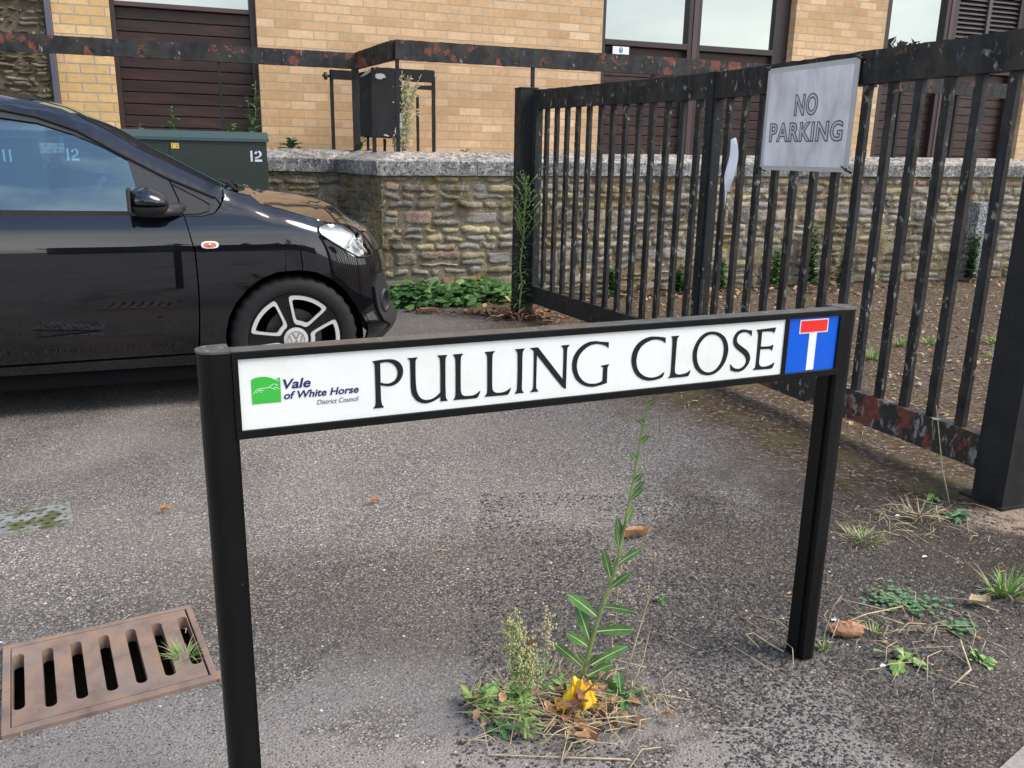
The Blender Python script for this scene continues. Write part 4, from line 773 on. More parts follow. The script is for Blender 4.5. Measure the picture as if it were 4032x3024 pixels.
# pillar and roof rail
rt = [(-.27, .969), (-.422, 1.040), (-.597, 1.128), (-.726, 1.208), (-.882, 1.286), (-1.004, 1.315), (-1.104, 1.333), (-1.3, 1.352), (-1.7, 1.362), (-2.2, 1.35), (-2.6, 1.31), (-2.85, 1.24)]
rb = [(-.281, .905), (-.304, .934), (-.497, 1.017), (-.676, 1.115), (-.824, 1.201), (-.971, 1.252), (-1.104, 1.277), (-1.3, 1.295), (-1.7, 1.30), (-2.2, 1.28), (-2.5, 1.23), (-2.62, 1.16)]
pil = rt+[(-3.0, 1.0), (-2.75, .953), (-2.2, .893)]+[(-2.45, .94)]+rb[::-1]
for sd_ in (0, 1): panel_mesh(rt+[(-3.3, 1.0), (-3.2, .962), (-2.75, .953), (-2.40, .925), (-2.58, 1.10)]+rb[::-1], only=sd_).build('roof_rail', 'car_paint', CAR)
# black window surround and glass
wt_ = [(-.632, 1.083), (-.724, 1.132), (-.839, 1.183), (-.972, 1.226), (-1.104, 1.243), (-1.3, 1.262), (-1.58, 1.27)]
trim_o = [(-.287, .900), (-.305, .929), (-.497, 1.013), (-.676, 1.111), (-.824, 1.197), (-.971, 1.248), (-1.104, 1.273), (-1.3, 1.291), (-1.66, 1.296), (-1.66, .871), (-1.12, .864), (-.618, .856), (-.438, .855), (-.364, .854), (-.313, .867)]
trim_i = [(-.636, 1.080), (-.724, 1.130), (-.839, 1.181), (-.972, 1.224), (-1.104, 1.241), (-1.3, 1.260), (-1.60, 1.265), (-1.60, .888), (-1.12, .878), (-.628, .872), (-.618, .982)]
def ring(o_, i_): return o_+[o_[0]]+[i_[0]]+i_[::-1]
# surround = strips between outer and inner plus the front triangle
tri = [(-.287, .900), (-.305, .929), (-.49, 1.010), (-.640, 1.084), (-.618, .985), (-.628, .856), (-.438, .855), (-.364, .854), (-.313, .867)]
for sd_ in (0, 1): panel_mesh(tri, off=-.004, lip=.004, only=sd_).build('window_corner', 'car_black_trim', CAR)
top_s = [(-.640, 1.090), (-.676, 1.111), (-.824, 1.197), (-.971, 1.248), (-1.104, 1.273), (-1.3, 1.291), (-1.66, 1.296), (-1.66, .871), (-1.60, .872), (-1.60, 1.262), (-1.3, 1.260), (-1.104, 1.241), (-.972, 1.224), (-.839, 1.181), (-.724, 1.130), (-.636, 1.082)]
for sd_ in (0, 1): panel_mesh(top_s, off=-.006, only=sd_).build('window_frame', 'car_black_trim', CAR)
for sd_ in (0, 1): panel_mesh([(-.62, .856), (-.62, .874), (-1.12, .881), (-1.60, .888), (-1.60, .868), (-1.12, .862)], off=-.002, only=sd_).build('window_seal', 'rubber', CAR)
for sd_ in (0, 1): panel_mesh([(-.634, 1.083), (-.724, 1.131), (-.839, 1.182), (-.972, 1.225), (-1.104, 1.242), (-1.3, 1.262), (-1.61, 1.268), (-1.61, .880), (-1.12, .872), (-.624, .865), (-.615, .982)], off=-.014, lip=0, step=.022, only=sd_).build('side_window', 'car_glass', CAR)
for sd_ in (0, 1): panel_mesh([(-1.66, 1.29), (-2.2, 1.27), (-2.48, 1.22), (-2.56, 1.10), (-2.40, .93), (-1.66, .88)], off=-.012, lip=0, step=.06, only=sd_).build('rear_quarter_window', 'car_glass', CAR)
# door shut line across the black corner and the triangle moulding
MB().tube([S(a, b, -.003) for a, b in resample([(-.490, 1.012), (-.478, .99), (-.455, .93), (-.437, .855)], .02, False)], .0025, 5).build('shut_line', 'car_liner', CAR)
MB().tube([S(a, b, -.002) for a, b in resample([(-.470, .985), (-.36, .925), (-.325, .902), (-.335, .875), (-.375, .864), (-.45, .862)], .012, False)], .003, 6).build('corner_moulding', 'car_black_trim', CAR)
# drip moulding between roof rail and window
MB().tube([S(a, b, -.002) for a, b in resample([(x, y-.004) for x, y in rb[1:10]], .03, False)], .006, 6).tube([mir(S(a, b, -.002)) for a, b in resample([(x, y-.004) for x, y in rb[1:10]], .03, False)], .006, 6).build('drip_moulding', 'rubber', CAR)
# roof, windscreen, bonnet : lofts between the two sides
def loft(line, crown, shift, nv=24, name='roof', m_='car_paint', d=.012, off=0.):
    P_ = [S(a, b, off) for a, b in resample(line, d if d > .005 else .02, False)]
    mb = MB(); n = len(P_)-1
    def fn(i, j):
        k_ = round(i*n); p = P_[k_]; f = k_/n; m = 2*j-1; q = mir(p)
        y = p.y+(q.y-p.y)*j; w_ = abs(q.y-p.y)/1.5; e = (1-abs(m)**2.2)
        return (p.x+shift(f)*e*w_, y, p.z+crown(f)*e*w_)
    mb.grid(fn, n, nv, True); return mb
roofline = rt[6:]
roofline = [(-1.06, 1.326)]+rt[6:]
loft(roofline, lambda f: .052+.015*math.sin(f*3.1), lambda f: .10*(1-f)*0+.0, name='roof', d=.05).build('roof', 'car_paint', CAR)
ws = [(-.255, .955), (-.422, 1.036), (-.597, 1.124), (-.726, 1.204), (-.882, 1.282), (-1.004, 1.311), (-1.06, 1.326)]
def wshift(f): return .10*(1-f)+.0*f
loft(ws, lambda f: -.005*(1-f)+.052*f, wshift, d=.04).build('windscreen', 'car_glass', CAR)
hood = [(-.203, .949), (-.150, .937), (-.115, .903), (-.03, .881), (.032, .865), (.13, .843), (.224, .822), (.345, .811), (.424, .803), (.481, .783), (.515, .765), (.6, .758), (.75, .755), (.9, .752), (.985, .752)]
def hs(f): return .02*(1-f)
loft(hood, lambda f: (.030+.055*min(1, f*3))*(1-max(0, f-.5)*1.2), lambda f: .03*(1-f), nv=30, d=.02).build('bonnet', 'car_paint', CAR)
# scuttle and wipers
sc_ = MB(); sc_.grid(lambda i, j: Vector((-.30+.12*i+.07*(1-(2*j-1)**2), .10+1.40*j, .935+.006*(1-(2*j-1)**2)-.02*i)), 4, 16, True); sc_.build('scuttle', 'car_black_trim', CAR)
for o_ in (0, .42):
    MB().tube([(-.20, .20+o_, .955), (-.235, .26+o_, .985), (-.22, .42+o_, .975), (-.16, .62+o_, .955), (-.12, .74+o_, .945)], .0085, 6).tube([(-.255, .22+o_, .992), (-.22, .30+o_, .985), (-.165, .5+o_, .966), (-.11, .72+o_, .945)], .006, 6).build('wiper', 'rubber', CAR)
# bumper and nose
bump_ = [(.251, .686), (.292, .660), (.333, .647), (.405, .640), (.480, .649), (.515, .665), (.6, .66), (.8, .655), (.9999, .655), (.9999, .16), (.6, .16), (.42, .165), (.335, .19), (.335, .24), (.322, .335), (.282, .424), (.214, .505), (.141, .563)]+fb_line[::-1][1:-1]
for sd_ in (0, 1): panel_mesh(bump_, step=.025, only=sd_).build('front_bumper', 'car_paint', CAR)
for sd_ in (0, 1): panel_mesh([(.515, .762), (.515, .667), (.6, .662), (.9999, .657), (.9999, .755), (.75, .756), (.6, .757)], off=-.01, only=sd_).build('nose_panel', 'car_paint', CAR)
for sd_ in (0, 1): panel_mesh([(.60, .46), (.9999, .48), (.9999, .30), (.62, .29)], off=.002, only=sd_).build('lower_grille', 'car_black_trim', CAR)
for sd_ in (0, 1): panel_mesh([(.40, .21), (.5, .27), (.6, .30), (.9999, .31), (.9999, .20), (.6, .19)], off=.006, only=sd_).build('chin_spoiler', 'car_black_trim', CAR)
# fog lamp pod
fg = [(.485+.085*math.cos(R(a)), .425+.115*math.sin(R(a))) for a in range(0, 360, 15)]
for sd in (0, 1):
    fgp = panel_mesh([(.44, .50), (.50, .555), (.60, .55), (.64, .45), (.62, .33), (.54, .29), (.46, .33)], off=.012, only=sd).build('fog_lamp', 'car_black_trim', CAR)
    c_ = S(.535, .42, .016); N_ = (S(.535, .42, .03)-c_).normalized(); ax = N_.cross(Vector((0, 0, 1))).normalized(); up_ = ax.cross(N_)
    m_b = MB(); k_ = 20; vs = []
    for rr_, oo in ((.062, .0), (.056, .014), (.046, .010), (.042, -.004), (.0, -.004)):
        vs.append([c_+ax*rr_*.75*math.cos(2*math.pi*i/k_)+up_*rr_*math.sin(2*math.pi*i/k_)+N_*oo for i in range(k_)])
    if sd: vs = [[mir(p) for p in r_] for r_ in vs]
    m_b.sm = True; m_b.add([p for r_ in vs[:4] for p in r_], [(j*k_+i, j*k_+(i+1) % k_, (j+1)*k_+(i+1) % k_, (j+1)*k_+i) for j in range(3) for i in range(k_)]); m_b.build('bezel', 'car_black_trim', fgp)
    m_b = MB(); m_b.add(vs[3], [list(range(k_))]); m_b.build('lamp_glass', 'chrome', fgp)
# headlights
hl = [(.222, .814), (.152, .803), (.130, .783), (.137, .765), (.186, .729), (.263, .684), (.333, .653), (.405, .646), (.478, .654), (.505, .673), (.500, .712), (.498, .751), (.476, .776), (.424, .797), (.311, .810)]
for sd in (0, 1):
    h_o = panel_mesh(hl, off=-.045, lip=0, only=sd).build('headlight', 'reflector', CAR)
    panel_mesh(hl, off=.004, lip=.003, only=sd).build('lens', 'clear_lens', h_o)
    seal = MB(); seal.tube([(mir(S(a, b, .003)) if sd else S(a, b, .003)) for a, b in resample(hl, .012)]+[(mir(S(*hl[0], .003)) if sd else S(*hl[0], .003))], .004, 5, False); seal.build('seal', 'rubber', h_o)
    inner_ = MB()
    for (tt, zz, rr_, dd) in ((.42, .712, .036, -.045),):
        c_ = S(tt, zz, dd); N_ = Vector((.85, -.5, .12)).normalized(); ax = N_.cross(Vector((0, 0, 1))).normalized(); up_ = ax.cross(N_); k_ = 20
        rings = [[c_+(ax*math.cos(2*math.pi*i/k_)+up_*math.sin(2*math.pi*i/k_))*r2+N_*o2 for i in range(k_)] for r2, o2 in ((rr_, .03), (rr_*.97, .02), (rr_*.8, -.01), (rr_*.4, -.03), (.008, -.035))]
        if sd: rings = [[mir(p) for p in r_] for r_ in rings]
        inner_.sm = True; inner_.add([p for r_ in rings for p in r_], [(j*k_+i, j*k_+(i+1) % k_, (j+1)*k_+(i+1) % k_, (j+1)*k_+i) for j in range(4) for i in range(k_)])
    inner_.build('lamp_bowl', 'chrome', h_o)
    MB().tube([(mir(S(a, b, -.02)) if sd else S(a, b, -.02)) for a, b in resample([(.30, .70), (.38, .735), (.47, .728)], .02, False)], .007, 6).tube([(mir(S(a, b, -.018)) if sd else S(a, b, -.018)) for a, b in resample([(.40, .745), (.43, .70), (.455, .665)], .02, False)], .006, 6).build('lamp_divider', 'reflector', h_o)
# side indicator
ind = [(-.341+.036*math.copysign(abs(math.cos(R(a)))**.7, math.cos(R(a))), .733+.0155*math.copysign(abs(math.sin(R(a)))**.8, math.sin(R(a)))) for a in range(0, 360, 15)]
io = panel_mesh(ind, off=.006, step=.01, only=0).build('side_indicator', 'reflector', CAR)
panel_mesh([(-.341+(a+.341)*.72, .733+(b-.733)*.68) for a, b in ind], off=.0085, step=.01, only=0).build('lens', 'orange_lens', io)
MB().tube([S(-.343, .733, .008), S(-.343, .733, .013)], .006, 8).build('bulb', 'chrome', io)
# mirror
mo = MB(); c_ = S(-.60, .925); 
def fn(a, b):
    th = 2*math.pi*a; ph = math.pi*b; x = math.cos(ph); r_ = math.sin(ph)**.62
    ux = -.572+.070*x*(1.0 if x < 0 else 1.15)
    return (ux, -.115+.085*r_*math.cos(th), .925+.056*r_*math.sin(th)*(1-.25*max(x, 0))-.012*max(x, 0))
mo.grid(lambda a, b: fn(b, a), 20, 28, True)
mro = mo.build('door_mirror', 'car_paint', CAR)
def fn(a, b):
    th = math.pi*(1.06+.88*b); x = -1+2*a; r_ = (1-abs(x)**3)**.5
    return (-.570+.078*x, -.115+.092*r_*math.cos(th), .912+.052*r_*math.sin(th))
lo = MB(); lo.grid(fn, 16, 16, True); lo.build('lower_housing', 'car_black_trim', mro)
MB().bbox(-.648, -.634, -.19, -.045, .878, .975, .006).build('glass_bezel', 'car_black_trim', mro)
MB().tube([(-.56, -.10, .885), (-.52, -.04, .882), (-.47, .0, .885), (-.44, .03, .89)], [.030, .026, .022, .02], 10).tube([(-.54, -.08, .875), (-.45, .0, .874)], [.022, .016], 8).build('mirror_arm', 'car_black_trim', mro)
# wheels
def wheel(cu, name='wheel'):
    for sd in (0, 1):
        T_ = (lambda u, y, z: Vector((u, y, z))) if sd == 0 else (lambda u, y, z: mir(Vector((u, y, z))))
        cz_ = .292; Rr = .290
        tp = [(.210, .012), (.213, -.004), (.222, -.010), (.250, -.012), (.270, -.006), (.281, .006), (.288, .022), (.290, .05), (.290, .13), (.286, .165), (.270, .185), (.215, .185)]
        k_ = 96; m_b = MB(); m_b.sm = True; vs = []
        for j, (r_, y) in enumerate(tp):
            for i in range(k_):
                rr_ = r_-(.006 if (i % 3 == 0 and 4 <= j <= 9) else 0); th = 2*math.pi*i/k_; vs.append(T_(cu+rr_*math.cos(th), y, cz_+rr_*math.sin(th)))
        m_b.add(vs, [(j*k_+i, j*k_+(i+1) % k_, (j+1)*k_+(i+1) % k_, (j+1)*k_+i) for j in range(len(tp)-1) for i in range(k_)])
        # thin ribs on the sidewall
        ty = m_b.build(name, 'rubber', CAR)
        rim = MB(); rim.sm = True; k2 = 60; prof = [(.211, .012), (.209, .002), (.204, .004), (.200, .022), (.190, .10), (.185, .16)]
        rim.add([T_(cu+r_*math.cos(2*math.pi*i/k2), y, cz_+r_*math.sin(2*math.pi*i/k2)) for r_, y in prof for i in range(k2)], [(j*k2+i, j*k2+(i+1) % k2, (j+1)*k2+(i+1) % k2, (j+1)*k2+i) for j in range(len(prof)-1) for i in range(k2)])
        # five spokes plates with openings
        spk = []; loops = []
        outer = [(.206*math.cos(R(a)), .206*math.sin(R(a))) for a in range(0, 360, 6)]
        def trap(mid, ro, ri, ao, ai, rad):
            P_ = [(ro, -ao), (ro, ao), (ri, ai), (ri, -ai)]; out_ = []
            pts_ = [(r_*math.cos(R(mid+a)), r_*math.sin(R(mid+a))) for r_, a in P_]
            arcp = [(ro*math.cos(R(mid-ao+2*ao*i/6)), ro*math.sin(R(mid-ao+2*ao*i/6))) for i in range(7)]; ipt = [(ri*math.cos(R(mid+ai-2*ai*i/2)), ri*math.sin(R(mid+ai-2*ai*i/2))) for i in range(3)]
            q = arcp+ipt
            for _ in range(3):
                o2 = []
                for i in range(len(q)):
                    a, b = Vector(q[i]), Vector(q[(i+1) % len(q)]); L_ = (b-a).length; c_ = min(rad, L_*.25); d = (b-a)/L_ if L_ > 0 else a; o2 += [tuple(a+d*c_), tuple(b-d*c_)]
                q = o2
            return q
        holes = [trap(70+72*i, .185, .088, 23.6, 17.5, .009) for i in range(5)]; rings_o = [trap(70+72*i, .203, .070, 27.5, 24, .010) for i in range(5)]
        to = lambda a, b, d: T_(cu+a, d, cz_+b)
        flat([outer]+holes, to, .03, .006, rim); rim.build('rim', 'rim_black', ty)
        al = MB()
        for o_, h_ in zip(rings_o, holes): flat([o_, h_], to, .02, -.001, al)
        al.build('alloy_face', 'alloy', ty)
        ds = MB(); ds.prism([(.13*math.cos(R(a)), .13*math.sin(R(a))) for a in range(0, 360, 10)], .075, .085, to); ds.build('brake_disc', 'disc', ty)
        cp_ = MB(); cp_.prism([(.055*math.cos(R(a)), .055*math.sin(R(a))) for a in range(0, 360, 10)], .0, -.006, to); cp_.prism([(.047*math.cos(R(a)), .047*math.sin(R(a))) for a in range(0, 360, 10)], -.006, -.009, to); co_ = cp_.build('hub_cap', 'alloy', ty)
        em = MB()
        rg = lambda r_: [(r_*math.cos(R(a)), r_*math.sin(R(a))) for a in range(0, 360, 10)]
        flat([rg(.040), rg(.0355)], to, -.009, -.0105, em)
        def bar(a, b, w_=.0035):
            d = (Vector(b)-Vector(a)).normalized(); n_ = Vector((-d.y, d.x))*w_; em.prism([tuple(Vector(a)+n_), tuple(Vector(a)-n_), tuple(Vector(b)-n_), tuple(Vector(b)+n_)], -.009, -.0104, to)
        bar((-.016, .032), (0, .003)); bar((.016, .032), (0, .003)); bar((-.030, .020), (-.013, -.030)); bar((-.013, -.030), (0, -.002)); bar((0, -.002), (.013, -.030)); bar((.013, -.030), (.030, .020))
        em.build('badge', 'chrome', co_)
wheel(.006); wheel(-2.42)
for cu in (.004, -2.42):
    for sd in (0, 1):
        ml = MB(); ml.sm = True
        T_ = (lambda p: p) if sd == 0 else mir
        k_ = 30; vs = []
        for y in (.008, .30):
            for i in range(k_+1):
                a = R(-20+220*i/k_); vs.append(T_(Vector((cu+.318*math.cos(a), y, .292+.318*math.sin(a)))))
        ml.add(vs, [(i, i+1, k_+2+i, k_+1+i) for i in range(k_)]); ml.add([T_(Vector((cu+.318*math.cos(R(-20+220*i/k_)), .30, .292+.318*math.sin(R(-20+220*i/k_))))) for i in range(k_+1)], [list(range(k_+1))])
        ml.build('wheel_arch_liner', 'car_liner', CAR)
# mud flap
MB().bbox(-.345, -.300, .0, .14, .20, .34, .01).build('mud_flap', 'car_black_trim', CAR)
# cabin
cb = MB(); cb.box(-2.8, -.42, .06, 1.54, .2, .56).box(-.66, -.33, .09, 1.51, .5, .86); cb.build('cabin_floor', 'car_liner', CAR)
ds_ = MB(); ds_.bbox(-.62, -.30, .10, 1.50, .78, .925, .04); ds_.build('dashboard', 'car_black_trim', CAR)
for y in (.42, 1.16):
    sm_ = MB(); sm_.bbox(-1.75, -1.15, y-.24, y+.24, .46, .60, .05).bbox(-1.95, -1.72, y-.23, y+.23, .50, 1.02, .06).bbox(-1.97, -1.82, y-.13, y+.13, 1.0, 1.20, .05); sm_.build('seat', 'seat', CAR)
sw = MB(); cc_ = Vector((-.84, .40, .84)); N_ = Vector((-.88, 0, .47)).normalized(); ax = Vector((0, 1, 0)); up_ = N_.cross(ax)
sw.tube([cc_+(ax*math.cos(2*math.pi*i/32)+up_*math.sin(2*math.pi*i/32))*.175 for i in range(33)], .016, 8, False).tube([cc_-ax*.16, cc_+ax*.16], .014, 6); sw.build('steering_wheel', 'seat', CAR)
# rear: tailgate and rear screen
tg = MB()
for sd in (0,): 
    tg.grid(lambda i, j: S(-3.45, .98+.26*j, 0).lerp(mir(S(-3.45, .98+.26*j, 0)), i)+Vector((-.02*math.sin(i*math.pi), 0, 0)), 16, 6, True)
tg.build('rear_screen', 'car_glass', CAR)
# ================================================================== cabinets
def cabinet(label, u0, u1, zl, nf=6.88, depth=.36, stencil=(), lab=None, dk='cabinet_green', group='green street cabinets'):
    c_ = thing('utility_cabinet', label, 'cabinet', WF, (u0+u1)/2, nf+depth/2, 0, group=group)
    bd_ = MB().bbox(u0+.015, u1-.015, nf+.02, nf+depth, .0, zl-.07, .006).build('body', dk, c_)
    l_ = MB(); l_.add([(u0, nf, zl-.072), (u1, nf, zl-.072), (u1, nf+depth, zl-.045), (u0, nf+depth, zl-.045), (u0, nf, zl-.05), (u1, nf, zl-.05), (u1, nf+.12, zl), (u1, nf+depth, zl), (u0, nf+depth, zl), (u0, nf+.12, zl)],
        [(0, 3, 2, 1), (0, 1, 5, 4), (4, 5, 6, 9), (9, 6, 7, 8), (3, 8, 7, 2), (0, 4, 9, 8, 3), (1, 2, 7, 6, 5)]); l_.build('lid', 'cabinet_lid', c_)
    dd = MB(); yf = nf+.014
    mid = [u0+.05+(u1-u0-.1)*f for f in (0, .36, .68, 1)]
    MB().bbox(u0+.04, (u0+u1)/2-.003, yf, yf+.02, .06, zl-.10, .004).build('door', dk, c_); MB().bbox((u0+u1)/2+.003, u1-.03, yf, yf+.02, .06, zl-.10, .004).build('door', dk, c_)
    MB().bbox(u1-.016, u1-.008, nf+.05, nf+.075, .98, 1.06, .002).build('hinge', dk, c_)
    for (x0, x1, z0, z1, what) in stencil:
        w_, h_ = x1-x0, z1-z0; L_ = []
        def bar1(xa): return [[(xa, z0), (xa+w_*.17, z0), (xa+w_*.17, z1), (xa, z1-h_*.02)]]
        if what == '12':
            L_ += bar1(x0); a = x0+w_*.36; b = x1; t_ = w_*.19
            arc = [(a+(b-a)*(.5-.5*math.cos(R(q))), z1-h_*.30+h_*.30*math.sin(R(q))) for q in range(0, 180, 15)]; arci = [(a+t_+(b-a-2*t_)*(.5-.5*math.cos(R(q))), z1-h_*.30+(h_*.30-t_*.8)*math.sin(R(q))) for q in range(0, 180, 15)]
            L_.append(arc[:5]+arci[:5][::-1]); L_.append(arc[6:]+[(b, z1-h_*.36), (b-.1*w_, z1-h_*.52), (a+t_*1.2, z0+t_*1.5), (a, z0+t_*1.5), (a+.02*w_, z0+t_*1.9), (b-t_*1.4, z1-h_*.50), (b-t_, z1-h_*.36)]+arci[6:][::-1]); L_.append([(a, z0), (b, z0), (b, z0+t_), (a, z0+t_)])
        else: L_ += bar1(x0+w_*.1)+bar1(x0+w_*.65)
        st_ = MB()
        for q in L_: flat([q], lambda p, r_, d: (p, yf-.0005-d, r_), .0, .0008, st_)
        st_.build('stencil_number', 'stencil', c_)
    if lab:
        x0, x1, z0, z1 = lab; lo_ = MB().box(x0, x1, yf-.0015, yf-.0002, z0, z1).build('number_label', 'yellow_label', c_)
        tm, _, _ = text_mesh('1 2', (x0+.008, x1-.008, z0+.009, z1-.008), lambda a, b, d: (a, yf-.0016-d, b), 'ink', 'number', lo_, depth=.0004); tm.build('number', 'ink', lo_)
    return c_
kq = 6.88/6.8
cabinet('dark green street cabinet with stencilled 12 and yellow number label behind the car bonnet', -.86, .545, 1.272, stencil=((.408, .490, 1.057, 1.137, '12'), (-.832, -.755, 1.045, 1.128, '12')), lab=(-.1425, -.090, 1.142, 1.180))
cabinet('green street cabinet stencilled 11 seen through the car window', -2.1, -1.03, 1.262, stencil=((-1.235, -1.165, 1.03, 1.114, '11'),))
# ================================================================== gully grate and drain cover
GR = frame(29.8, (-1.159, 1.736))      # corner far left; u along the long side, -n towards the camera
gt_ = thing('gully_grate', 'rusty iron gully grate with seven slots set in the asphalt', 'drain', GR, .2, -.18, .0)
L_, D_ = .404, .352
m_b = MB(); m_b.bbox(-.004, L_+.004, -.014, .002, -.03, .010, .002).bbox(-.004, L_+.006, -D_-.004, -D_+.016, -.03, .010, .002).bbox(-.004, .012, -D_+.016, -.014, -.03, .010, .002).bbox(L_-.010, L_+.004, -D_+.016, -.014, -.03, .010, .002)
m_b.bbox(L_-.005, L_+.035, -D_-.004, -D_+.03, -.03, .009, .003); m_b.build('frame', 'rust', gt_)
n_s = 7; x0, x1 = .016, L_-.016; pitch = (x1-x0-.022)/(n_s-1)
slots = []
for i in range(n_s):
    cx = x0+.011+i*pitch; ya, yb2 = (-.052, -D_+.056) if i not in (0, n_s-1) else (-.05, -D_+.075)
    r_ = .0115; slots.append([(cx+r_*math.cos(R(a)), ya-r_+r_*math.sin(R(a))) for a in range(0, 181, 30)]+[(cx+r_*math.cos(R(a)), yb2+r_+r_*math.sin(R(a))) for a in range(180, 361, 30)])
gp_ = flat([[(x0-.002, -.017), (x0-.002, -D_+.019), (x1+.002, -D_+.019), (x1+.002, -.017)]]+slots, lambda a, b, d: (a, b, d), -.025, .0085); gp_.build('slotted_plate', 'rust', gt_)
MB().box(-.002, L_+.002, -D_, 0, -.012, -.0005).build('dark_pit', 'void', gt_) if False else None
pit_or_shade_sheet = MB(); pit_or_shade_sheet.add([(-.002, -D_, .0), (L_, -D_, 0), (L_, 0, 0), (-.002, 0, 0), (-.002, -D_, -.35), (L_, -D_, -.35), (L_, 0, -.35), (-.002, 0, -.35)], [(4, 5, 6, 7), (0, 1, 5, 4), (1, 2, 6, 5), (2, 3, 7, 6), (3, 0, 4, 7)]); pit_or_shade_sheet.build('pit_or_shade_sheet', 'pit_wall', gt_)
dc = thing('drain_cover', 'small pale perforated metal cover patched with moss at the left edge', 'drain cover', frame(31.5, (-1.50, 2.44)), -.04, 0, 0)
hs_ = []; 
for i in range(9):
    for j in range(5):
        cx, cy = -.185+.034*i+(.017 if j % 2 else 0), -.062+.031*j; hs_.append([(cx+.009*math.cos(R(a)), cy+.0065*math.sin(R(a))) for a in range(0, 360, 45)])
flat([[(-.215, -.085), (.125, -.085), (.125, .085), (-.215, .085)]]+hs_, lambda a, b, d: (a, b, d), .0, .007).build('perforated_plate', 'galvanised', dc)
MB().box(-.21, .12, -.08, .08, .0035, .0045).build('pit_or_shade_sheet', 'void', dc)  # flat black sheet painting the shade inside the holes, no depth below
# ================================================================== loose chippings and crumbs
def scatter(n, fn, smin, smax, pal, seed, name, matn='chip', flat_=.6, z0=0.):
    rg = np.random.default_rng(seed); pts = []
    while len(pts) < n:
        p = fn(rg)
        if p is not None: pts.append(p)
    pts = np.array(pts); base = np.array([(1, 0, 0), (0, 1, 0), (-1, 0, 0), (0, -1, 0), (0, 0, 1), (.5, .5, .7), (-.6, .4, .6)]); fs = [(0, 1, 5), (1, 4, 5), (4, 0, 5), (1, 2, 6), (2, 4, 6), (4, 1, 6), (2, 3, 4), (3, 0, 4)]
    K = len(base); sz = rg.uniform(smin, smax, n)**1.0; ang = rg.uniform(0, 6.28, n); c_, s_2 = np.cos(ang), np.sin(ang)
    b = base[None]*rg.uniform(.65, 1.35, (n, K, 3)); x = (b[..., 0]*c_[:, None]-b[..., 1]*s_2[:, None])*sz[:, None]; y = (b[..., 0]*s_2[:, None]+b[..., 1]*c_[:, None])*sz[:, None]*.8; z = b[..., 2]*sz[:, None]*flat_+z0
    V_ = np.stack([x+pts[:, 0:1], y+pts[:, 1:2], z], -1).reshape(-1, 3); F_ = (np.array(fs)[None]+(np.arange(n)*K)[:, None, None]).reshape(-1, 3)
    me = bpy.data.meshes.new(name); me.vertices.add(len(V_)); me.vertices.foreach_set('co', V_.ravel()); me.loops.add(F_.size); me.loops.foreach_set('vertex_index', F_.ravel().astype(np.int32)); me.polygons.add(len(F_)); me.polygons.foreach_set('loop_start', np.arange(0, F_.size, 3, dtype=np.int32)); me.update(); me.validate()
    cols = np.array(pal)[rg.integers(0, len(pal), n)]*rg.uniform(.7, 1.3, (n, 1)); cols = np.repeat(np.clip(cols, 0, 1), len(fs), 0); cols = np.concatenate([cols, np.ones((len(cols), 1))], 1)
    if len(me.polygons) == len(cols): at = me.attributes.new('tone', 'FLOAT_COLOR', 'FACE'); at.data.foreach_set('color', cols.ravel())
    me.materials.append(M[matn]); o = bpy.data.objects.new(name, me); C.objects.link(o); tag(o, kind='stuff'); return o
DARK = [(.026, .025, .026), (.036, .035, .036), (.05, .048, .048), (.07, .066, .063), (.095, .09, .085), (.03, .028, .028), (.15, .14, .125)]
def ph(x, y, s): return noise.noise(Vector((x*s, y*s, 3.3)))
def f1(rg):
    x, y = rg.uniform(-.1, 1.9), rg.uniform(1.25, 2.75)
    if y < 1.25+(x-.25)*.35*0 or x > .9 and y < .45*x+.97: return None
    dens = 1.0 if (x > .42 and y < 2.2) else .35
    dens *= .75+1.6*ph(x, y, 3.5)
    if rg.random() > dens: return None
    return (x, y)
g1_ = scatter(30000, f1, .0022, .0055, DARK, 1, 'gravel'); tag(g1_, 'dark grey stone chippings loose round the right sign post', 'gravel')
def f2(rg):
    x, y = rg.uniform(-1.5, 1.3), rg.uniform(1.2, 3.4)
    if rg.random() > (.55+1.3*ph(x, y, 2.2))*(1.2-(y-1.2)*.55): return None
    if -.0 < (x+1.159)*.868+(y-1.736)*.497 < .41 and -.36 < -(x+1.159)*.497+(y-1.736)*.868 < 0: return None
    return (x, y)
g2_ = scatter(38000, f2, .0011, .0030, [tuple(min(1, c_*1.9) for c_ in q) for q in DARK]+[(.28, .26, .23), (.14, .12, .10), (.09, .088, .085)], 2, 'gravel', flat_=.45); tag(g2_, 'fine chippings over the worn asphalt', 'gravel')
def f3(rg):
    x, y = rg.uniform(-2.2, 4), rg.uniform(1.2, 8)
    if rg.random() > .5+ph(x, y, 1.3) or (-.02 < (x+1.159)*.868+(y-1.736)*.497 < .43 and -.38 < -(x+1.159)*.497+(y-1.736)*.868 < .02): return None
    return (x, y)
g3_ = scatter(3800, f3, .0018, .0048, [(.55, .50, .42), (.45, .40, .33), (.60, .58, .54), (.40, .26, .14), (.35, .33, .30)], 3, 'gravel', flat_=.5); tag(g3_, 'pale stray stones strewn over the asphalt', 'gravel')
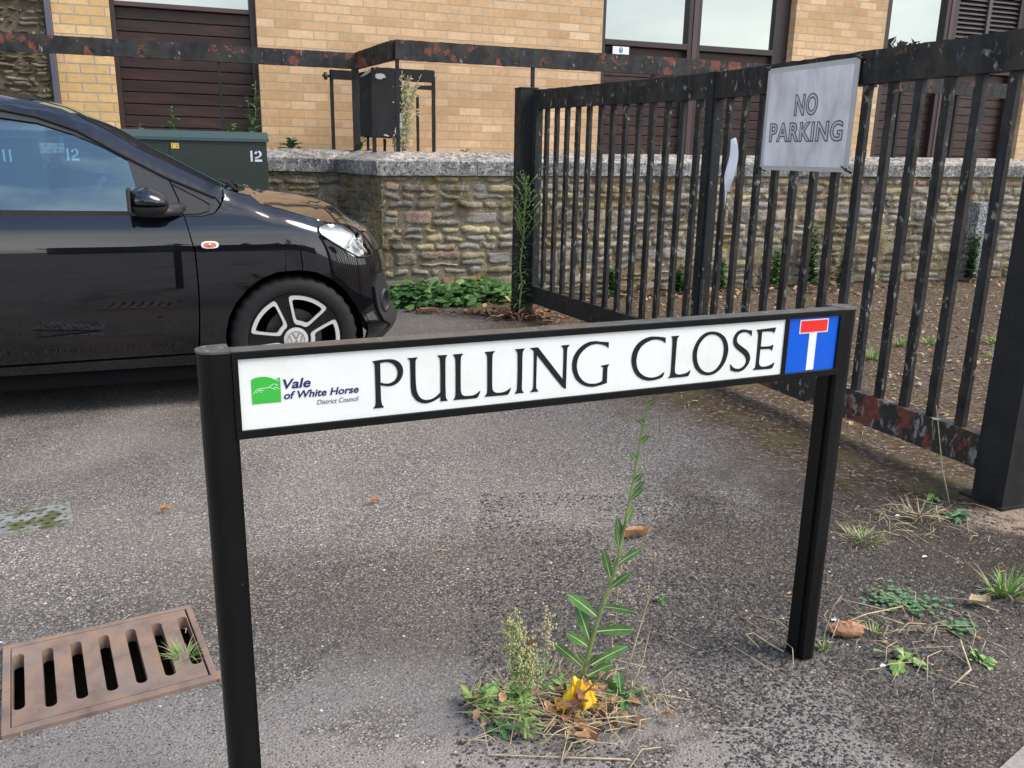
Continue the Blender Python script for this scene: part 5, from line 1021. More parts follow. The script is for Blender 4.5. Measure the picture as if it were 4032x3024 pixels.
# ================================================================== plants
def leaf(mb, base, dirv, length, width, bend=.3, up=(0, 0, 1), seg=6, shape='lance', wave=0., rib=None, fold=.25, ribw=.07):
    base = Vector(base); d = Vector(dirv).normalized(); up = Vector(up); sd = d.cross(up); sd = sd.normalized() if sd.length > 1e-4 else Vector((1, 0, 0)); nn = sd.cross(d).normalized()
    vs = []; rv = []
    for i in range(seg+1):
        t_ = i/seg
        if shape == 'lance': w_ = width*(math.sin(math.pi*min(1, (t_*.96+.03)**1.25))**.62)*1.05
        elif shape == 'spat': w_ = width*(math.sin(math.pi*t_**1.7)**.8 if t_ > 0 else .15)+width*.08
        elif shape == 'round': w_ = width*math.sqrt(max(0, 1-(2*t_-1)**2))
        else: w_ = width*(1-t_)
        p = base+d*length*t_-Vector((0, 0, 1))*bend*length*t_*t_+nn*0
        wv = wave*math.sin(i*2.3)
        a = p-sd*w_/2*(1+wv)+nn*(fold*w_/2); b = p+sd*w_/2*(1-wv)+nn*(fold*w_/2); vs += [a, p, b]
        rw = width*ribw*(1-t_*.75); rv += [p-sd*rw+nn*(.0006+rw*fold), p+nn*.0010, p+sd*rw+nn*(.0006+rw*fold)]
    fs = []
    for i in range(seg):
        k_ = i*3; fs += [(k_, k_+1, k_+4, k_+3), (k_+1, k_+2, k_+5, k_+4)]
    o = mb.sm; mb.sm = True; mb.add(vs, fs); mb.sm = o
    if rib is not None: rib.sm = True; rib.add(rv, fs)
def plant(name, label, x, y, z=0, cat='plant', group=None, fr=ID):
    return thing(name, label, cat, fr, x, y, z, group=group)
def at(q, b, depth=0.): # point on an upright plane through b facing the street, given (u,z)
    a = R(5); return Vector((b[0]+q[0]*math.cos(a)-depth*math.sin(a), b[1]+q[0]*math.sin(a)+depth*math.cos(a), q[1]))
# tall prickly weed in front of the sign
b0_ = (.175, 1.643)
TW = plant('tall_weed', 'tall prickly weed with pale ribbed leaves rising in front of the street sign', *b0_)
stem = [(-.014, 0), (-.002, .045), (.0034, .08), (.0115, .124), (.022, .167), (.0325, .205), (.045, .253), (.0552, .293), (.0593, .327), (.0656, .373), (.0728, .419), (.083, .498), (.091, .579), (.101, .647), (.106, .686), (.110, .76), (.104, .80)]
def bdp(z): return 0
SP = [at((a, b), b0_, bdp(b)) for a, b in stem]
MB().tube(SP, [.0058, .0056, .0055, .0054, .0052, .005, .0048, .0046, .0044, .004, .0036, .0033, .003, .0026, .0022, .0018, .0014], 8).build('stem', 'stem_green', TW)
k2 = 1/(1.12*3350)*1.80       # metres per crop pixel at the plant's distance
ox, oz = (2050+262/1.12, 2000+745/1.12), None
def crop(px, py):  # crop pixel -> (u,z)
    u = (px-262)*.000462+.004; z = (745-py)*.00050+.0
    return u, z
lf, rb_ = MB(), MB(); rr = random.Random(5)
LV = [((0.0196, 0.1648), (-0.0492, 0.2262), 0.021), ((0.0023, 0.1048), (-0.0261, 0.196), 0.023), ((-0.0022, 0.0938), (-0.0529, 0.1478), 0.017), ((-0.0238, 0.047), (-0.0824, 0.1147), 0.017), ((0.041, 0.2543), (0.0218, 0.3301), 0.015), ((0.0626, 0.2925), (0.1068, 0.3298), 0.014), ((0.0459, 0.2344), (0.0803, 0.2799), 0.015), ((0.0322, 0.1916), (0.0952, 0.1898), 0.014), ((0.0201, 0.1318), (0.1007, 0.1365), 0.022), ((0.0297, 0.0507), (0.0906, 0.0907), 0.02), ((0.0158, 0.0229), (0.0603, 0.044), 0.02), ((0.059, 0.3423), (0.0515, 0.3951), 0.013), ((0.0535, 0.3268), (0.0441, 0.3891), 0.01), ((0.0686, 0.3809), (0.0848, 0.419), 0.01), ((0.0019, -0.0051), (0.038, 0.0022), 0.011), ((0.0046, 0.0516), (0.0229, 0.0902), 0.009), ((-0.0057, 0.0576), (-0.0275, 0.103), 0.008)]
def one_leaf(base, d, l_, w_, bend, up, seg, shape, wave, fold, ribw):
    a, b = MB(), MB(); leaf(a, base, d, l_, w_, bend, up, seg, shape, wave, b, fold, ribw); o = a.build('leaf', 'leaf_green', TW); b.build('midrib', 'midrib', o)
def stem_at(z):
    for i in range(len(stem)-1):
        if stem[i+1][1] >= z: f = (z-stem[i][1])/(stem[i+1][1]-stem[i][1]); return SP[i].lerp(SP[i+1], max(0, f)), f
    return SP[-1], 0
for a, b, w_ in LV:
    A_ = at((a[0], max(a[1], .012)), b0_, 0); B_ = at((b[0], max(b[1], .02)), b0_, rr.uniform(-.03, .01)); A_ = A_.lerp(stem_at(max(a[1], .012))[0], .6)
    L2 = (B_-A_).length*1.06; bn = .10; B2 = B_+Vector((0, 0, bn*L2)); one_leaf(A_, B2-A_, (B2-A_).length, w_*1.15, bn, (rr.uniform(-.25, .25), -1.0, rr.uniform(.1, .6)), 12, 'lance', .10, .14, .06)
for z_, sd_, l_ in ((.435, 1, .05), (.45, 1, .05), (.475, 1, .035), (.52, -1, .03), (.56, 1, .03), (.60, -1, .02), (.64, 1, .02)):
    A_, _ = stem_at(z_); one_leaf(A_, Vector((sd_*.5, -.25, .8)), l_, .010, .1, (0, -1, .4), 6, 'lance', .05, .2, .07)
mt = MB(); A_, _ = stem_at(.60); mt.tube([A_, A_+Vector((-.03, 0, .02)), A_+Vector((-.055, 0, .022)), A_+Vector((-.065, 0, .016))], [.0014, .0012, .001, .002], 5).tube([stem_at(.63)[0], stem_at(.63)[0]+Vector((.018, 0, .012)), stem_at(.63)[0]+Vector((.028, 0, -.01)), stem_at(.63)[0]+Vector((.03, 0, -.045))], .0012, 5).tube([stem_at(.68)[0], stem_at(.68)[0]+Vector((-.012, 0, .03)), stem_at(.68)[0]+Vector((-.010, 0, .06))], .0012, 5); mt.build('side_shoot', 'stem_green', TW)
def rosette(name, label, x, y, n, l_, w_, seed, m_='leaf_green', shape='spat', lift=.45, group=None, rib=True, z=0):
    p = plant(name, label, x, y, z, group=group); rr = random.Random(seed); mb, r2 = MB(), MB()
    for i in range(n):
        a = i*2.4+rr.uniform(-.3, .3); ll = l_*rr.uniform(.6, 1.1); el = rr.uniform(lift*.4, lift*1.5)
        jx, jy = rr.gauss(0, l_*.16), rr.gauss(0, l_*.16)
        leaf(mb, (x+jx, y+jy, z+.004), (math.cos(a)+rr.uniform(-.3, .3), math.sin(a)+rr.uniform(-.3, .3), el*rr.uniform(.5, 1.5)), ll, w_*rr.uniform(.55, 1.25), rr.uniform(.1, .9), (rr.uniform(-.5, .5), rr.uniform(-.5, .5), 1), 9, rr.choice((shape, 'lance')), .3, r2, rr.uniform(.05, .5), .035)
    mb.build('foliage', m_, p); r2.build('leaf_ribs', 'midrib', p); return p
def grass(name, label, x, y, n, h, sp, seed, m_='leaf_fresh', m2='straw', frac=.35, group=None, z=0):
    p = plant(name, label, x, y, z, group=group, cat='grass tuft'); rr = random.Random(seed); A_, B_ = MB(), MB()
    for i in range(n):
        a = rr.uniform(0, 6.28); r_ = sp*math.sqrt(rr.random()); el = rr.uniform(.5, 2.5); hh = h*rr.uniform(.5, 1.1); dry = rr.random() < frac
        leaf(B_ if dry else A_, (x+r_*math.cos(a), y+r_*math.sin(a), z), (math.cos(a)*.7+rr.uniform(-.3, .3), math.sin(a)*.7, el*(.4 if dry else 1)), hh, .0035 if h < .12 else .005, rr.uniform(.2, .8)*(.5 if dry else 1), (0, 0, 1), 6, 'blade', 0, None, .3)
    if A_.v: A_.build('green_blade', m_, p)
    if B_.v: B_.build('dry_blade', m2, p)
    return p
def herb(name, label, x, y, h, n, ll, lw, seed, lean=(0, 0), m_='leaf_blue', st_='stem_green', z=0, top=None, fr=ID, branches=0, shape='lance', nst=1, rs=.003, cat='plant', group=None, drop=.3):
    """stems with paired leaves"""
    p = plant(name, label, x, y, z, cat=cat, group=group, fr=fr); rr = random.Random(seed); S_, Lf, Tp = MB(), MB(), MB()
    for s_i in range(nst):
        lx, ly = lean[0]+rr.uniform(-.12, .12)*(nst > 1), lean[1]+rr.uniform(-.12, .12)*(nst > 1); hh = h*(rr.uniform(.7, 1) if s_i else 1)
        P_ = [Vector((x+lx*hh*(t_/8)**1.3+rr.uniform(-.003, .003)*hh*5*(t_ > 0), y+ly*hh*(t_/8)**1.3, z+hh*t_/8)) for t_ in range(9)]
        S_.tube(P_, [rs*(1-.07*i) for i in range(9)], 6)
        for i in range(n):
            f = .06+.92*i/n; k_ = f*8; q = P_[int(k_)].lerp(P_[min(8, int(k_)+1)], k_-int(k_)); a = i*2.4+rr.uniform(-.4, .4); g_ = 1-.55*f
            leaf(Lf, q, (math.cos(a), math.sin(a), rr.uniform(.2, .9)), ll*g_*rr.uniform(.7, 1.2), lw*g_, drop*rr.uniform(.5, 1.5), (0, 0, 1), 5, shape, .1, None, .25)
        for i in range(branches):
            f = .55+.45*i/branches; k_ = f*8; q = P_[min(8, int(k_))].lerp(P_[min(8, int(k_)+1)], k_-int(k_)); a = i*2.4+rr.uniform(-.5, .5); bl = h*.20*(1.3-f)*1.6*rr.uniform(.6, 1.2)
            e = q+Vector((math.cos(a)*bl*.6, math.sin(a)*bl*.6, bl*.8)); S_.tube([q, q.lerp(e, .5)+Vector((0, 0, bl*.05)), e], rs*.35, 4)
            for j in range(9):
                t_ = rr.uniform(.25, 1.05); c_ = q.lerp(e, t_)+Vector((rr.uniform(-1, 1), rr.uniform(-1, 1), rr.uniform(-.5, 1)))*bl*.22; w2 = .0028 if h < .5 else .005
                Tp.add([c_+Vector((w2, 0, 0)), c_+Vector((0, w2, 0)), c_-Vector((w2, 0, 0)), c_-Vector((0, w2, 0)), c_+Vector((0, 0, w2*1.6)), c_-Vector((0, 0, w2*1.4))], [(0, 1, 4), (1, 2, 4), (2, 3, 4), (3, 0, 4), (1, 0, 5), (2, 1, 5), (3, 2, 5), (0, 3, 5)])
    S_.build('stem', st_, p)
    if Lf.v: Lf.build('foliage', m_, p)
    if Tp.v: Tp.build('flower_heads', top or 'seed', p)
    return p
# clump round the tall weed
rosette('weed_rosette', 'bright green leafy rosette left of the yellow wrapper', -.045, 1.560, 46, .060, .022, 21, 'leaf_fresh', lift=1.0)
rosette('weed_rosette', 'small low rosette nearest the camera in the weed clump', -.010, 1.482, 18, .038, .015, 22, 'leaf_green', lift=.6)
rosette('weed_rosette', 'green rosette right of the yellow wrapper', .245, 1.590, 18, .065, .020, 23, 'leaf_green', lift=.9)
rosette('weed_rosette', 'ragged yellow-green leaves behind the yellow wrapper', .13, 1.60, 40, .060, .012, 24, 'leaf_fresh', lift=1.6)
rosette('weed_rosette', 'loose leaves between the two left rosettes of the clump', .03, 1.575, 30, .060, .011, 25, 'leaf_fresh', lift=1.8)
herb('flowering_weed', 'thin weed topped with tiny beige buds left of the tall weed', .040, 1.455, .235, 40, .045, .006, 31, (-.02, .28), 'leaf_fresh', 'stem_green', branches=30, rs=.0018, nst=2, top='bud_green')
herb('flowering_weed', 'second thin bud-topped weed leaning beside the tall weed', .075, 1.56, .20, 20, .035, .007, 32, (.05, .2), 'leaf_green', 'stem_green', branches=10, rs=.0016)
herb('red_stemmed_weed', 'withered weed with reddish leaves over the yellow wrapper', .115, 1.50, .12, 12, .045, .02, 33, (.7, .1), 'leaf_red', 'stem_red', rs=.0032)
herb('grey_weed', 'faded weed twigs rising behind the tall weed', .225, 1.66, .27, 8, .03, .006, 34, (.12, .3), 'seed', 'straw', rs=.0015, branches=5)
grass('grass_tuft', 'mixed green and dry grass in the weed clump', .08, 1.60, 130, .075, .10, 41, frac=.6)
def straws(n, fn, l0, l1, seed, name, label, m_='straw', r_=.0011, zmax=.03):
    rr = random.Random(seed); mb = MB()
    for _ in range(n):
        x, y = fn(rr); a = rr.uniform(0, 6.28); l_ = rr.uniform(l0, l1); z1_, z2_ = rr.uniform(.002, zmax), rr.uniform(.002, zmax); mx_ = Vector((x+rr.uniform(-.2, .2)*l_, y+rr.uniform(-.2, .2)*l_, max(z1_, z2_)+.004))
        mb.tube([(x-math.cos(a)*l_/2, y-math.sin(a)*l_/2, z1_), mx_, (x+math.cos(a)*l_/2, y+math.sin(a)*l_/2, z2_)], r_*rr.uniform(.6, 1.3), 4)
    o = mb.build(name, m_); tag(o, label, 'litter', kind='stuff'); return o
straws(230, lambda r_: (r_.gauss(.12, .10), r_.gauss(1.56, .07)), .03, .13, 51, 'dry_straw', 'dry straw heaped round the weed clump')
straws(60, lambda r_: (r_.gauss(.98, .16), r_.gauss(1.88, .10)), .03, .16, 52, 'dry_straw', 'dry stalks strewn right of the right sign post')
straws(60, lambda r_: (r_.gauss(1.30, .10), r_.gauss(2.55, .10)), .04, .12, 53, 'dry_straw', 'dry stalks near the big gate post')
straws(60, lambda r_: (r_.uniform(-1.3, 1.6), r_.uniform(1.3, 4.6)), .015, .06, 54, 'dry_straw', 'single stray straws on the asphalt', r_=.0014, zmax=.006)
straws(260, lambda r_: (r_.uniform(1.6, 5), r_.uniform(3.4, 8.2)), .02, .10, 55, 'dry_straw', 'dry stalks scattered inside the gate', r_=.0018, zmax=.012)
straws(500, lambda r_: (r_.uniform(.8, 5), r_.uniform(3.6, 8.0)), .01, .05, 56, 'dry_straw', 'fine pale twig litter over the ground inside the gate', r_=.0022, zmax=.01)
# tall dry stalks
def stalk(label, pts, r_=.0018): 
    o = MB().tube(pts, r_, 5).build('dry_stalk', 'straw'); tag(place(o, ID, pts[0][0], pts[0][1], 0), label, 'stalk', 'tall dry stalks')
stalk('pale dry stalk rising right of the tall weed', [(.25, 1.62, .0), (.285, 1.67, .10), (.315, 1.70, .20), (.322, 1.71, .29)])
stalk('shorter forked dry stalk right of the tall weed', [(.26, 1.60, .0), (.30, 1.66, .05), (.318, 1.69, .12), (.310, 1.70, .215)])
stalk('thin leaning stalk against the near gate foot', [(1.50, 2.70, 0), (1.475, 2.74, .12), (1.462, 2.78, .25), (1.452, 2.80, .33)])
stalk('dry blade at the foot of the right sign post', [(.745, 1.79, 0), (.752, 1.80, .05), (.768, 1.81, .11), (.785, 1.81, .14)], .0014)
stalk('broken dry stalk lying near the bottom right plants', [(.98, 1.65, .004), (1.05, 1.70, .02), (1.07, 1.78, .03), (1.075, 1.80, .035)], .0024)
stalk('dry curled stalk left of the right sign post', [(.60, 1.80, .004), (.575, 1.83, .02), (.60, 1.85, .012), (.625, 1.81, .01), (.655, 1.785, .004)], .0022)
stalk('pale dry stalk crossing the ivy patch', [(.80, 1.87, .02), (.90, 1.92, .03), (1.02, 1.98, .02)], .0018)
stalk('long straw lying below the weed clump', [(-.05, 1.50, .02), (-.03, 1.405, .004), (.10, 1.40, .006), (.24, 1.40, .004)], .0016)
# yellow crumpled wrapper
yw = MB()
def crumple(cx, cy, w_, d_, h_, a0, seed, z0=0.):
    ca, sa = math.cos(a0), math.sin(a0)
    def fn(a, b):
        q = Vector((a*3, b*3, seed)); x, y = (a-.5)*w_+noise.noise(q*1.3)*w_*.25, (b-.5)*d_+noise.noise(q*1.3+Vector((9, 0, 0)))*d_*.25
        return (cx+x*ca-y*sa, cy+x*sa+y*ca, z0+.004+h_*abs(noise.noise(q*.9))*1.6+h_*.5*abs(noise.noise(q*2.6))+.6*h_*max(0, 1-((a-.5)**2+(b-.5)**2)*5))
    yw.grid(fn, 26, 22, False)
crumple(.145, 1.545, .085, .065, .040, .3, 3); crumple(.160, 1.560, .06, .045, .035, 1.2, 8, .018); crumple(.125, 1.535, .05, .03, .02, -.5, 5)
tag(place(yw.build('wrapper', 'yellow_plastic'), ID, .15, 1.545, 0), 'crumpled yellow wrapper at the foot of the tall weed', 'litter')
# dead leaves
def dleaf(label, x, y, l_, w_, a, m_, seed, z=.003, lift=.02, group='fallen dry leaves'):
    rr = random.Random(seed); mb = MB(); ca, sa = math.cos(a), math.sin(a)
    def fn(i, j):
        t_ = i; w2 = w_*math.sin(math.pi*min(1, t_*.96+.02))**.7*(1+.25*noise.noise(Vector((t_*5, j*3, seed)))); u, v_ = (t_-.5)*l_, (j-.5)*w2; zz = z+lift*(abs(j-.5)*2)**2*.8+noise.noise(Vector((t_*3, j*2, seed*1.7)))*.008+.008
        return (x+u*ca-v_*sa, y+u*sa+v_*ca, max(.002, zz))
    mb.grid(fn, 10, 6, True); o = mb.build('dry_leaf', m_); tag(place(o, ID, x, y, 0), label, 'leaf', group)
dleaf('curled orange dry leaf lying behind the tall weed', .392, 2.40, .085, .030, .30, 'dry_orange', 1, lift=.03)
dleaf('dry brown leaf on the asphalt left of the weed clump top', .055, 1.78, .045, .025, 2, 'dry_leaf', 2)
dleaf('small orange leaf between car and sign', -.45, 2.62, .035, .015, 1, 'dry_orange', 3)
dleaf('rust red leaf fragment near the drain cover', -1.10, 2.52, .03, .016, .5, 'dry_orange', 4)
dleaf('large tan leaf at the edge of the green ground cover', -.62, 6.18, .14, .07, .1, 'dry_orange', 5, lift=.04)
dleaf('orange leaf in front of the ground cover middle', -.28, 6.18, .11, .05, .2, 'dry_orange', 6, lift=.04)
dleaf('pale leaf on asphalt in front of the far gate leaf', .23, 5.62, .09, .04, .4, 'dry_orange', 7, lift=.03)
dleaf('pink torn leaf beside the left sign post base', .16, 1.47, .07, .03, 2.2, 'dry_orange', 8)
dleaf('dry leaf under the red-stemmed weed', .20, 1.50, .06, .02, -.6, 'leaf_red', 9)
dleaf('brown leaf right of the yellow wrapper', .215, 1.545, .05, .03, .9, 'dry_leaf', 10)
dleaf('pale dry leaf beside the bright grass at right', 1.24, 2.02, .06, .035, .1, 'straw', 11)
# litter of leaves by the far gate post, and inside the gate
def leafheap(n, fn, seed, label, l0=.03, l1=.08, mats=('dry_leaf', 'dry_brown', 'dry_orange')):
    rr = random.Random(seed); mb = MB()
    for i in range(n):
        x, y, zt_ = fn(rr); l_ = rr.uniform(l0, l1); a = rr.uniform(0, 6.28); mb.mi = rr.choice((0, 0, 1, 1, 2)); 
        leaf(mb, (x, y, rr.uniform(.004, zt_)), (math.cos(a), math.sin(a), rr.uniform(-.1, .5)), l_, l_*.5, rr.uniform(-.2, .6), (0, 0, 1), 5, 'round', .2, None, rr.uniform(.2, .7))
    o = mb.build('leaf_litter', list(mats)); tag(o, label, 'litter', kind='stuff'); return o
leafheap(230, lambda r_: (r_.gauss(.05, .18), r_.gauss(6.12, .10), .05), 61, 'brown fallen leaves heaped round the far gate post')
leafheap(90, lambda r_: (r_.uniform(-.8, .1), r_.gauss(6.22, .05), .02), 62, 'brown leaf crumbs along the front of the ground cover', .02, .05)
leafheap(260, lambda r_: (lambda u: (W(WF, u, 6.45-abs(r_.gauss(0, .18))).x, W(WF, u, 6.45-abs(r_.gauss(0, .18))).y, .03))(r_.uniform(1.9, 8)), 63, 'fallen leaves along the wall foot inside the gate')
leafheap(1700, lambda r_: (lambda x: (x, r_.uniform(max(3.6, 7.4-2.5*x), 8.0), .01))(r_.uniform(.4, 5.5)), 64, 'leaf crumbs strewn inside the gate', .015, .045, ('dry_leaf', 'straw', 'dry_orange'))
# ground cover at the wall foot
rr = random.Random(71); gc = MB()
for i in range(1100):
    u = rr.uniform(.75, 2.32); n = 6.56-abs(rr.gauss(0, .19)); p = W(WF, u, n)
    hmax = .20*max(.25, 1-((6.58-n)/.5)**2)*(.75+.6*noise.noise(Vector((u*4, 1, 1)))); z = rr.uniform(.015, max(.03, hmax)); a = rr.uniform(0, 6.28)
    if n < 6.10 or (u > 2.0 and n < 6.3): continue
    gc.mi = rr.choice((0, 0, 1)); l_ = rr.uniform(.045, .08); leaf(gc, (p.x, p.y, z), (math.cos(a), math.sin(a)-.6, rr.uniform(.0, .7)), l_, l_*1.05, rr.uniform(.1, .5), (0, -.3, 1), 5, 'round', .12, None, .25)
    if i % 3 == 0: gc.mi = 2; gc.tube([(p.x, p.y, 0), (p.x, p.y, z)], .0015, 4)
tag(gc.build('ground_cover', ['leaf_dark', 'leaf_green', 'stem_green']), 'dense round green leaves along the foot of the stone wall', 'ground cover', kind='stuff')
# tall weed against the far gate post
herb('tall_weed', 'tall green feathery weed growing against the far gate post', .045, 6.08, .98, 130, .12, .012, 81, (.02, 0), 'leaf_green', 'stem_green', branches=26, rs=.006, top='leaf_green', drop=.5)
# inside the gate
for i, (u, n, h, m_, lab) in enumerate(((2.55, 6.42, .14, 'leaf_dark', 'low dark weed at the wall foot behind the far gate leaf'), (3.25, 6.45, .20, 'leaf_green', 'leafy weed at the wall foot behind the far gate leaf middle'), (3.9, 6.45, .16, 'leaf_dark', 'bushy weed at the wall foot behind the meeting stiles'), (4.35, 6.50, .22, 'leaf_green', 'green weed at the wall foot right of the meeting stiles'), (4.95, 6.50, .30, 'leaf_green', 'upright weed at the wall foot below the grey board left'), (5.35, 6.50, .50, 'leaf_dark', 'tall weed climbing the wall below the grey board'), (5.7, 6.48, .26, 'leaf_green', 'spreading weed at the wall foot below the grey board right'), (7.25, 6.45, .40, 'leaf_dark', 'dark bushy weed left of the concrete post'))):
    p = W(WF, u, n); herb('wall_weed', lab, p.x, p.y, h*1.35, 34, .10, .042, 90+i, (0, 0), m_, 'stem_green', nst=8, rs=.003, group='weeds along the wall foot')
for i, (u, h, lab) in enumerate(((3.6, .30, 'dry brown stems at the wall foot behind the far gate leaf'), (4.7, .42, 'dry brown stems at the wall foot right of the meeting stiles'), (6.1, .55, 'tall dry straw-coloured weed against the wall below the grey board'))):
    p = W(WF, u, 6.47); herb('dry_weed', lab, p.x, p.y, h, 16, .06, .008, 120+i, (0, 0), 'straw', 'straw', nst=6, rs=.002, branches=12, group='dry weeds along the wall foot')
for i, (x, y, n, h, sp, lab) in enumerate(((2.50, 5.35, 60, .13, .06, 'fresh grass tuft inside the gate behind the sign post'), (2.72, 5.42, 60, .12, .05, 'grass tuft with a taller stalk inside the gate'), (3.18, 5.5, 70, .13, .06, 'bright grass tuft inside the gate, farthest right'), (2.15, 4.95, 60, .15, .05, 'grass tuft inside the gate nearest the sign'), (2.95, 5.05, 50, .10, .06, 'yellowish grass tuft inside the gate'), (3.55, 5.35, 40, .10, .06, 'small grass tuft near the big gate post'))):
    grass('grass_tuft', lab, x, y, n, h, sp, 130+i, 'leaf_bright', frac=.2, group='grass tufts inside the gate')
# right foreground
grass('grass_tuft', 'low grass tuft right of the right sign post top', 1.095, 2.42, 120, .065, .065, 141, 'leaf_fresh', frac=.45, group='grass tufts in the right foreground')
grass('grass_tuft', 'bright tall grass tuft at the right edge', 1.35, 2.09, 80, .13, .04, 142, 'leaf_bright', frac=.3, group='grass tufts in the right foreground')
grass('grass_tuft', 'sparse dry grass beside the small rosette', 1.36, 2.62, 60, .09, .07, 143, 'leaf_fresh', frac=.85, group='grass tufts in the right foreground')
grass('grass_tuft', 'thin grass sprig at the right sign post foot', .755, 1.80, 16, .06, .01, 144, 'leaf_fresh', frac=.3, group='grass tufts in the right foreground')
grass('grass_tuft', 'small grass sprig behind the brick lump', .905, 1.88, 26, .05, .02, 145, 'leaf_fresh', frac=.5, group='grass tufts in the right foreground')
grass('grass_tuft', 'bright grass growing from the gully grate end', -.735, 1.715, 60, .075, .022, 146, 'leaf_fresh', frac=.25)
rosette('weed_rosette', 'blue-green rosette in front of the big gate post', 1.465, 2.60, 14, .075, .022, 151, 'leaf_blue', lift=.5)
rosette('weed_rosette', 'small seedling at the foot of the thin leaning stalk', 1.46, 2.76, 8, .055, .02, 152, 'leaf_fresh', lift=.8)
rosette('weed_rosette', 'bright rosette with long leaves in the bottom right', .925, 1.755, 9, .075, .024, 153, 'leaf_fresh', lift=.9)
rosette('weed_rosette', 'small bright rosette at the bottom right', 1.105, 1.76, 12, .045, .018, 154, 'leaf_fresh', lift=.9)
rosette('weed_rosette', 'tiny green sprig between the weed clump and right sign post', .40, 2.02, 6, .03, .012, 155, 'leaf_green', lift=.9)
rr = random.Random(161)
for nm, (cx, cy), n in (('low creeping plant spreading right of the brick lump', (1.04, 2.03), 170), ('small creeping plant right of the bright rosette', (1.13, 1.90), 60)):
    p = plant('creeping_plant', nm, cx, cy, group='creeping plants'); mb = MB()
    for i in range(n): a = rr.uniform(0, 6.28); x, y = rr.gauss(cx, .04 if n > 100 else .02), rr.gauss(cy, .032 if n > 100 else .02); leaf(mb, (x, y, rr.uniform(.004, .02)), (math.cos(a), math.sin(a), .2), rr.uniform(.010, .018), .012, .2, (0, 0, 1), 4, 'round', .1, None, .2)
    mb.build('foliage', 'leaf_blue', p)
leafheap(70, lambda r_: (r_.gauss(.14, .09), r_.gauss(1.545, .05), .03), 65, 'shrivelled brown leaves in the central weed clump', .015, .04)
leafheap(60, lambda r_: (r_.gauss(1.0, .2), r_.gauss(1.95, .15), .006), 66, 'small brown leaf crumbs right of the right sign post', .008, .02)
# brick lump
bl = MB(); bl.grid(lambda a, b: (lambda q: (.835+q.x*.040*(1+.5*noise.noise(q*2)), 1.868+q.y*.024, max(.002, .018+q.z*.019*(1+.6*noise.noise(q*3)))))(Vector((math.cos(6.283*a)*math.sin(math.pi*b), math.sin(6.283*a)*math.sin(math.pi*b), math.cos(math.pi*b)))), 22, 14, False)
tag(place(bl.build('brick_lump', 'brick_lump'), ID, .835, 1.868, 0), 'broken orange brick lump right of the right sign post', 'brick')
for i, (x, y, l_, lab) in enumerate(((.82, 1.93, .035, 'white feather behind the brick lump'), (.86, 1.73, .028, 'tiny white scrap below the brick lump'), (1.22, 2.30, .03, 'white scrap beside the right grass tuft'), (1.27, 2.60, .035, 'white paper scrap near the dry grass'), (.07, 6.02, .06, 'white paper scrap among the brown leaves'))):
    mb = MB(); leaf(mb, (x, y, .004), (1, .4, .15), l_*.6, l_*.3, .1, (0, 0, 1), 6, 'round', .5, None, .4); tag(place(mb.build('paper_scrap', 'paper'), ID, x, y, 0), lab, 'litter', 'white scraps')
# plants on the wall top and against the building
def wallplant(lab, u, n, z, h, seed, m_='leaf_blue', nst=2, nl=16, ll=.085, lean=(0, 0)):
    p = W(WF, u, n, z); herb('climbing_weed', lab, p.x, p.y, h, nl, ll*1.7, .06, seed, lean, m_, 'stem_green', nst=nst, rs=.003, z=z, group='weeds behind the wall top')
wallplant('leafy shoot above the cabinet middle', -.13, 7.75, 1.18, .30, 171, 'leaf_green', 1, 20, .08)
wallplant('small red-tipped shoot above the cabinet left', -.38, 7.75, 1.15, .19, 172, 'leaf_blue', 1, 9, .07)
wallplant('spreading pale-leaved shoot above the cabinet right', .28, 7.75, 1.16, .19, 173, 'leaf_green', 3, 12, .10, (.3, 0))
wallplant('dark shoot climbing the door edge', .52, 8.05, 1.2, .52, 174, 'leaf_blue', 2, 16, .10)
wallplant('low spray of leaves on the wall top right of the door', .80, 7.75, 1.13, .12, 175, 'leaf_blue', 4, 10, .10)
wallplant('small sprig under the notice box', 1.36, 7.5, 1.14, .16, 176, 'leaf_dark', 2, 5, .09)
wallplant('bright seedling on the coping right of the bend', 2.13, 7.0, 1.10, .09, 177, 'leaf_bright', 3, 6, .06)
for i, (u, h, lab) in enumerate(((4.15, .42, 'dry grass behind the coping below the notice'), (4.45, .55, 'tall dry grass behind the far gate leaf'), (4.0, .25, 'short green grass behind the coping'))):
    p = W(WF, u, 7.9); grass('grass_tuft', lab, p.x, p.y, 26, h, .09, 180+i, 'leaf_fresh', frac=.75, group='grass behind the coping', z=1.0)
MB_ = MB().box(4.1, 5.35, 8.0, 8.06, 1.15, 1.175).build('timber_batten', 'yellow_label'); MB_.data.materials[0] = M['seed']; tag(place(MB_, WF, 4.7, 8.03, 1.15), 'mossy yellowish batten lying under the middle window panels', 'plank')
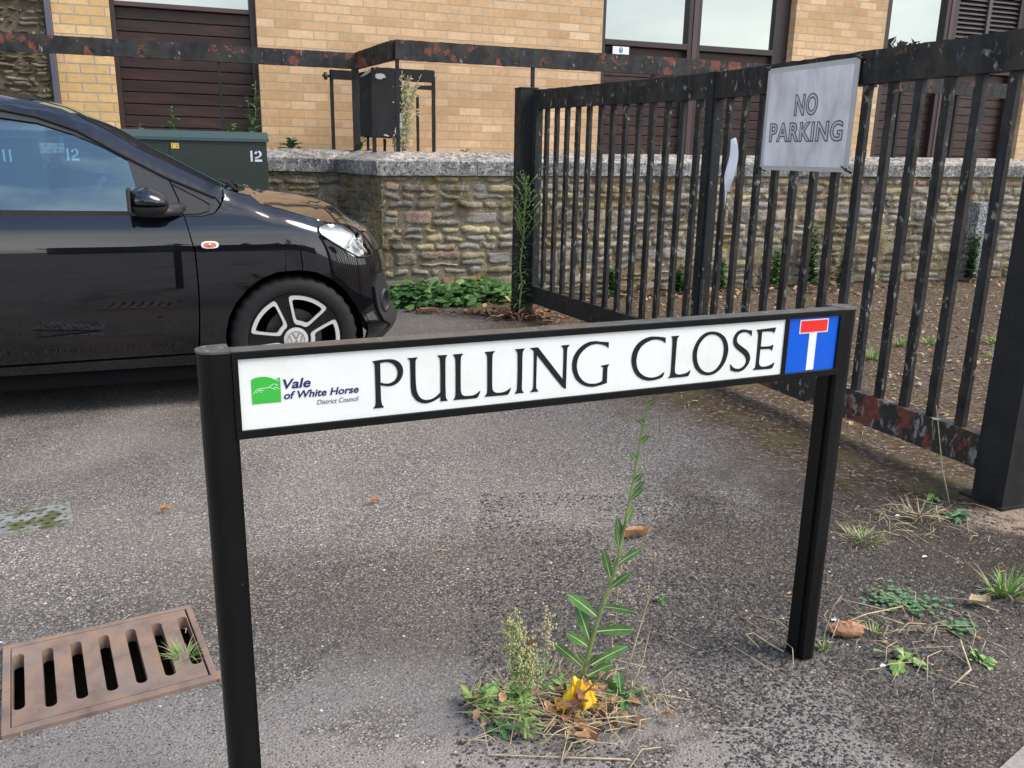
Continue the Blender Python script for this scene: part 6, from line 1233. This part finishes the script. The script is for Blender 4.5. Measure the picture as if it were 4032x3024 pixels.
# dried climber on the railing cage
p = W(WF, 1.72, 7.62); hd = plant('dry_climber', 'dried straw-coloured weed with green tips over the notice box', p.x, p.y, 1.12); rr = random.Random(191); A_, B_, G2 = MB(), MB(), MB()
for i in range(44):
    u0 = 1.71+rr.uniform(-.05, .06); pts = []; tgt = (rr.uniform(-.04, .20), rr.uniform(.45, .72)) if i % 2 else (rr.uniform(-.06, .10), rr.uniform(.35, .72))
    for t_ in range(7): f = t_/6; q = W(WF, u0+tgt[0]*f**1.6+rr.uniform(-.01, .01), 7.62+rr.uniform(-.02, .02), 1.12+tgt[1]*f); pts.append(q)
    A_.tube(pts, .0025, 4)
    for j in range(30):
        f = rr.uniform(.15, 1)*5.9; q = pts[int(f)].lerp(pts[int(f)+1], f-int(f)); a = rr.uniform(0, 6.28); leaf(G2 if rr.random() < .3 else B_, q, (math.cos(a), math.sin(a)*.5, rr.uniform(-.8, .8)), rr.uniform(.02, .055), .010, .2, (0, -1, .3), 3, 'lance', 0, None, .3)
A_.build('stem', 'straw', hd); B_.build('dry_foliage', 'seed', hd); G2.build('foliage', 'leaf_fresh', hd)
# ================================================================== what the car paint and windows mirror, across the road behind the camera
HS = thing('house', 'plain house with a brown tiled roof across the road, mirrored in the car side', 'building', ID, -3, -17, 0)
MB().box(-9, 1.5, -22, -15, 0, 2.6).build('wall', 'render_wall', HS)
m_b = MB(); m_b.add([(-9.4, -22.4, 2.6), (1.9, -22.4, 2.6), (1.9, -14.6, 2.6), (-9.4, -14.6, 2.6), (-9.4, -18.5, 5.2), (1.9, -18.5, 5.2)], [(3, 2, 5, 4), (1, 0, 4, 5), (0, 3, 4), (2, 1, 5)]); m_b.build('roof', 'roof_tile', HS)
for x in (-7.5, -5, -2, 0): MB().box(x, x+.9, -14.98, -14.9, .9, 2.0).build('window', 'window_glass', HS)
hg = MB(); rr = random.Random(201)
for i in range(500):
    x = rr.uniform(3, 22); h = 2.0+1.1*noise.noise(Vector((x*.35, 0, 0))); z = rr.uniform(0, h); hg.add([(x+rr.uniform(-.5, .5), -14+rr.uniform(-.6, .6), z+rr.uniform(-.4, .4)) for _ in range(3)], [(0, 1, 2)])
hg.box(3, 22, -14.4, -13.8, 0, 1.7); tag(place(hg.build('hedge', 'hedge'), ID, 12, -14, 0), 'dark hedge across the road behind the photographer', 'hedge')
tr_ = thing('tree', 'round green tree across the road, mirrored in the right window', 'tree', ID, 38.8, -7, 0)
MB().tube([(38.8, -7, 0), (38.8, -7, 2), (39, -7, 4)], [.25, .2, .12], 8).build('trunk', 'stem_red', tr_); cm = MB()
for i in range(5000):
    q = Vector((rr.gauss(0, 1), rr.gauss(0, 1), rr.gauss(0, 1))).normalized()*rr.uniform(.5, 1); c_ = Vector((38.8, -7, 5.2))+Vector((q.x*3.4, q.y*3.4, q.z*1.9)); cm.add([c_+Vector((rr.uniform(-.3, .3), rr.uniform(-.3, .3), rr.uniform(-.3, .3))) for _ in range(3)], [(0, 1, 2)])
cm.build('crown', 'hedge', tr_)
for o in bpy.data.objects:
    if '_o' in o: del o['_o']
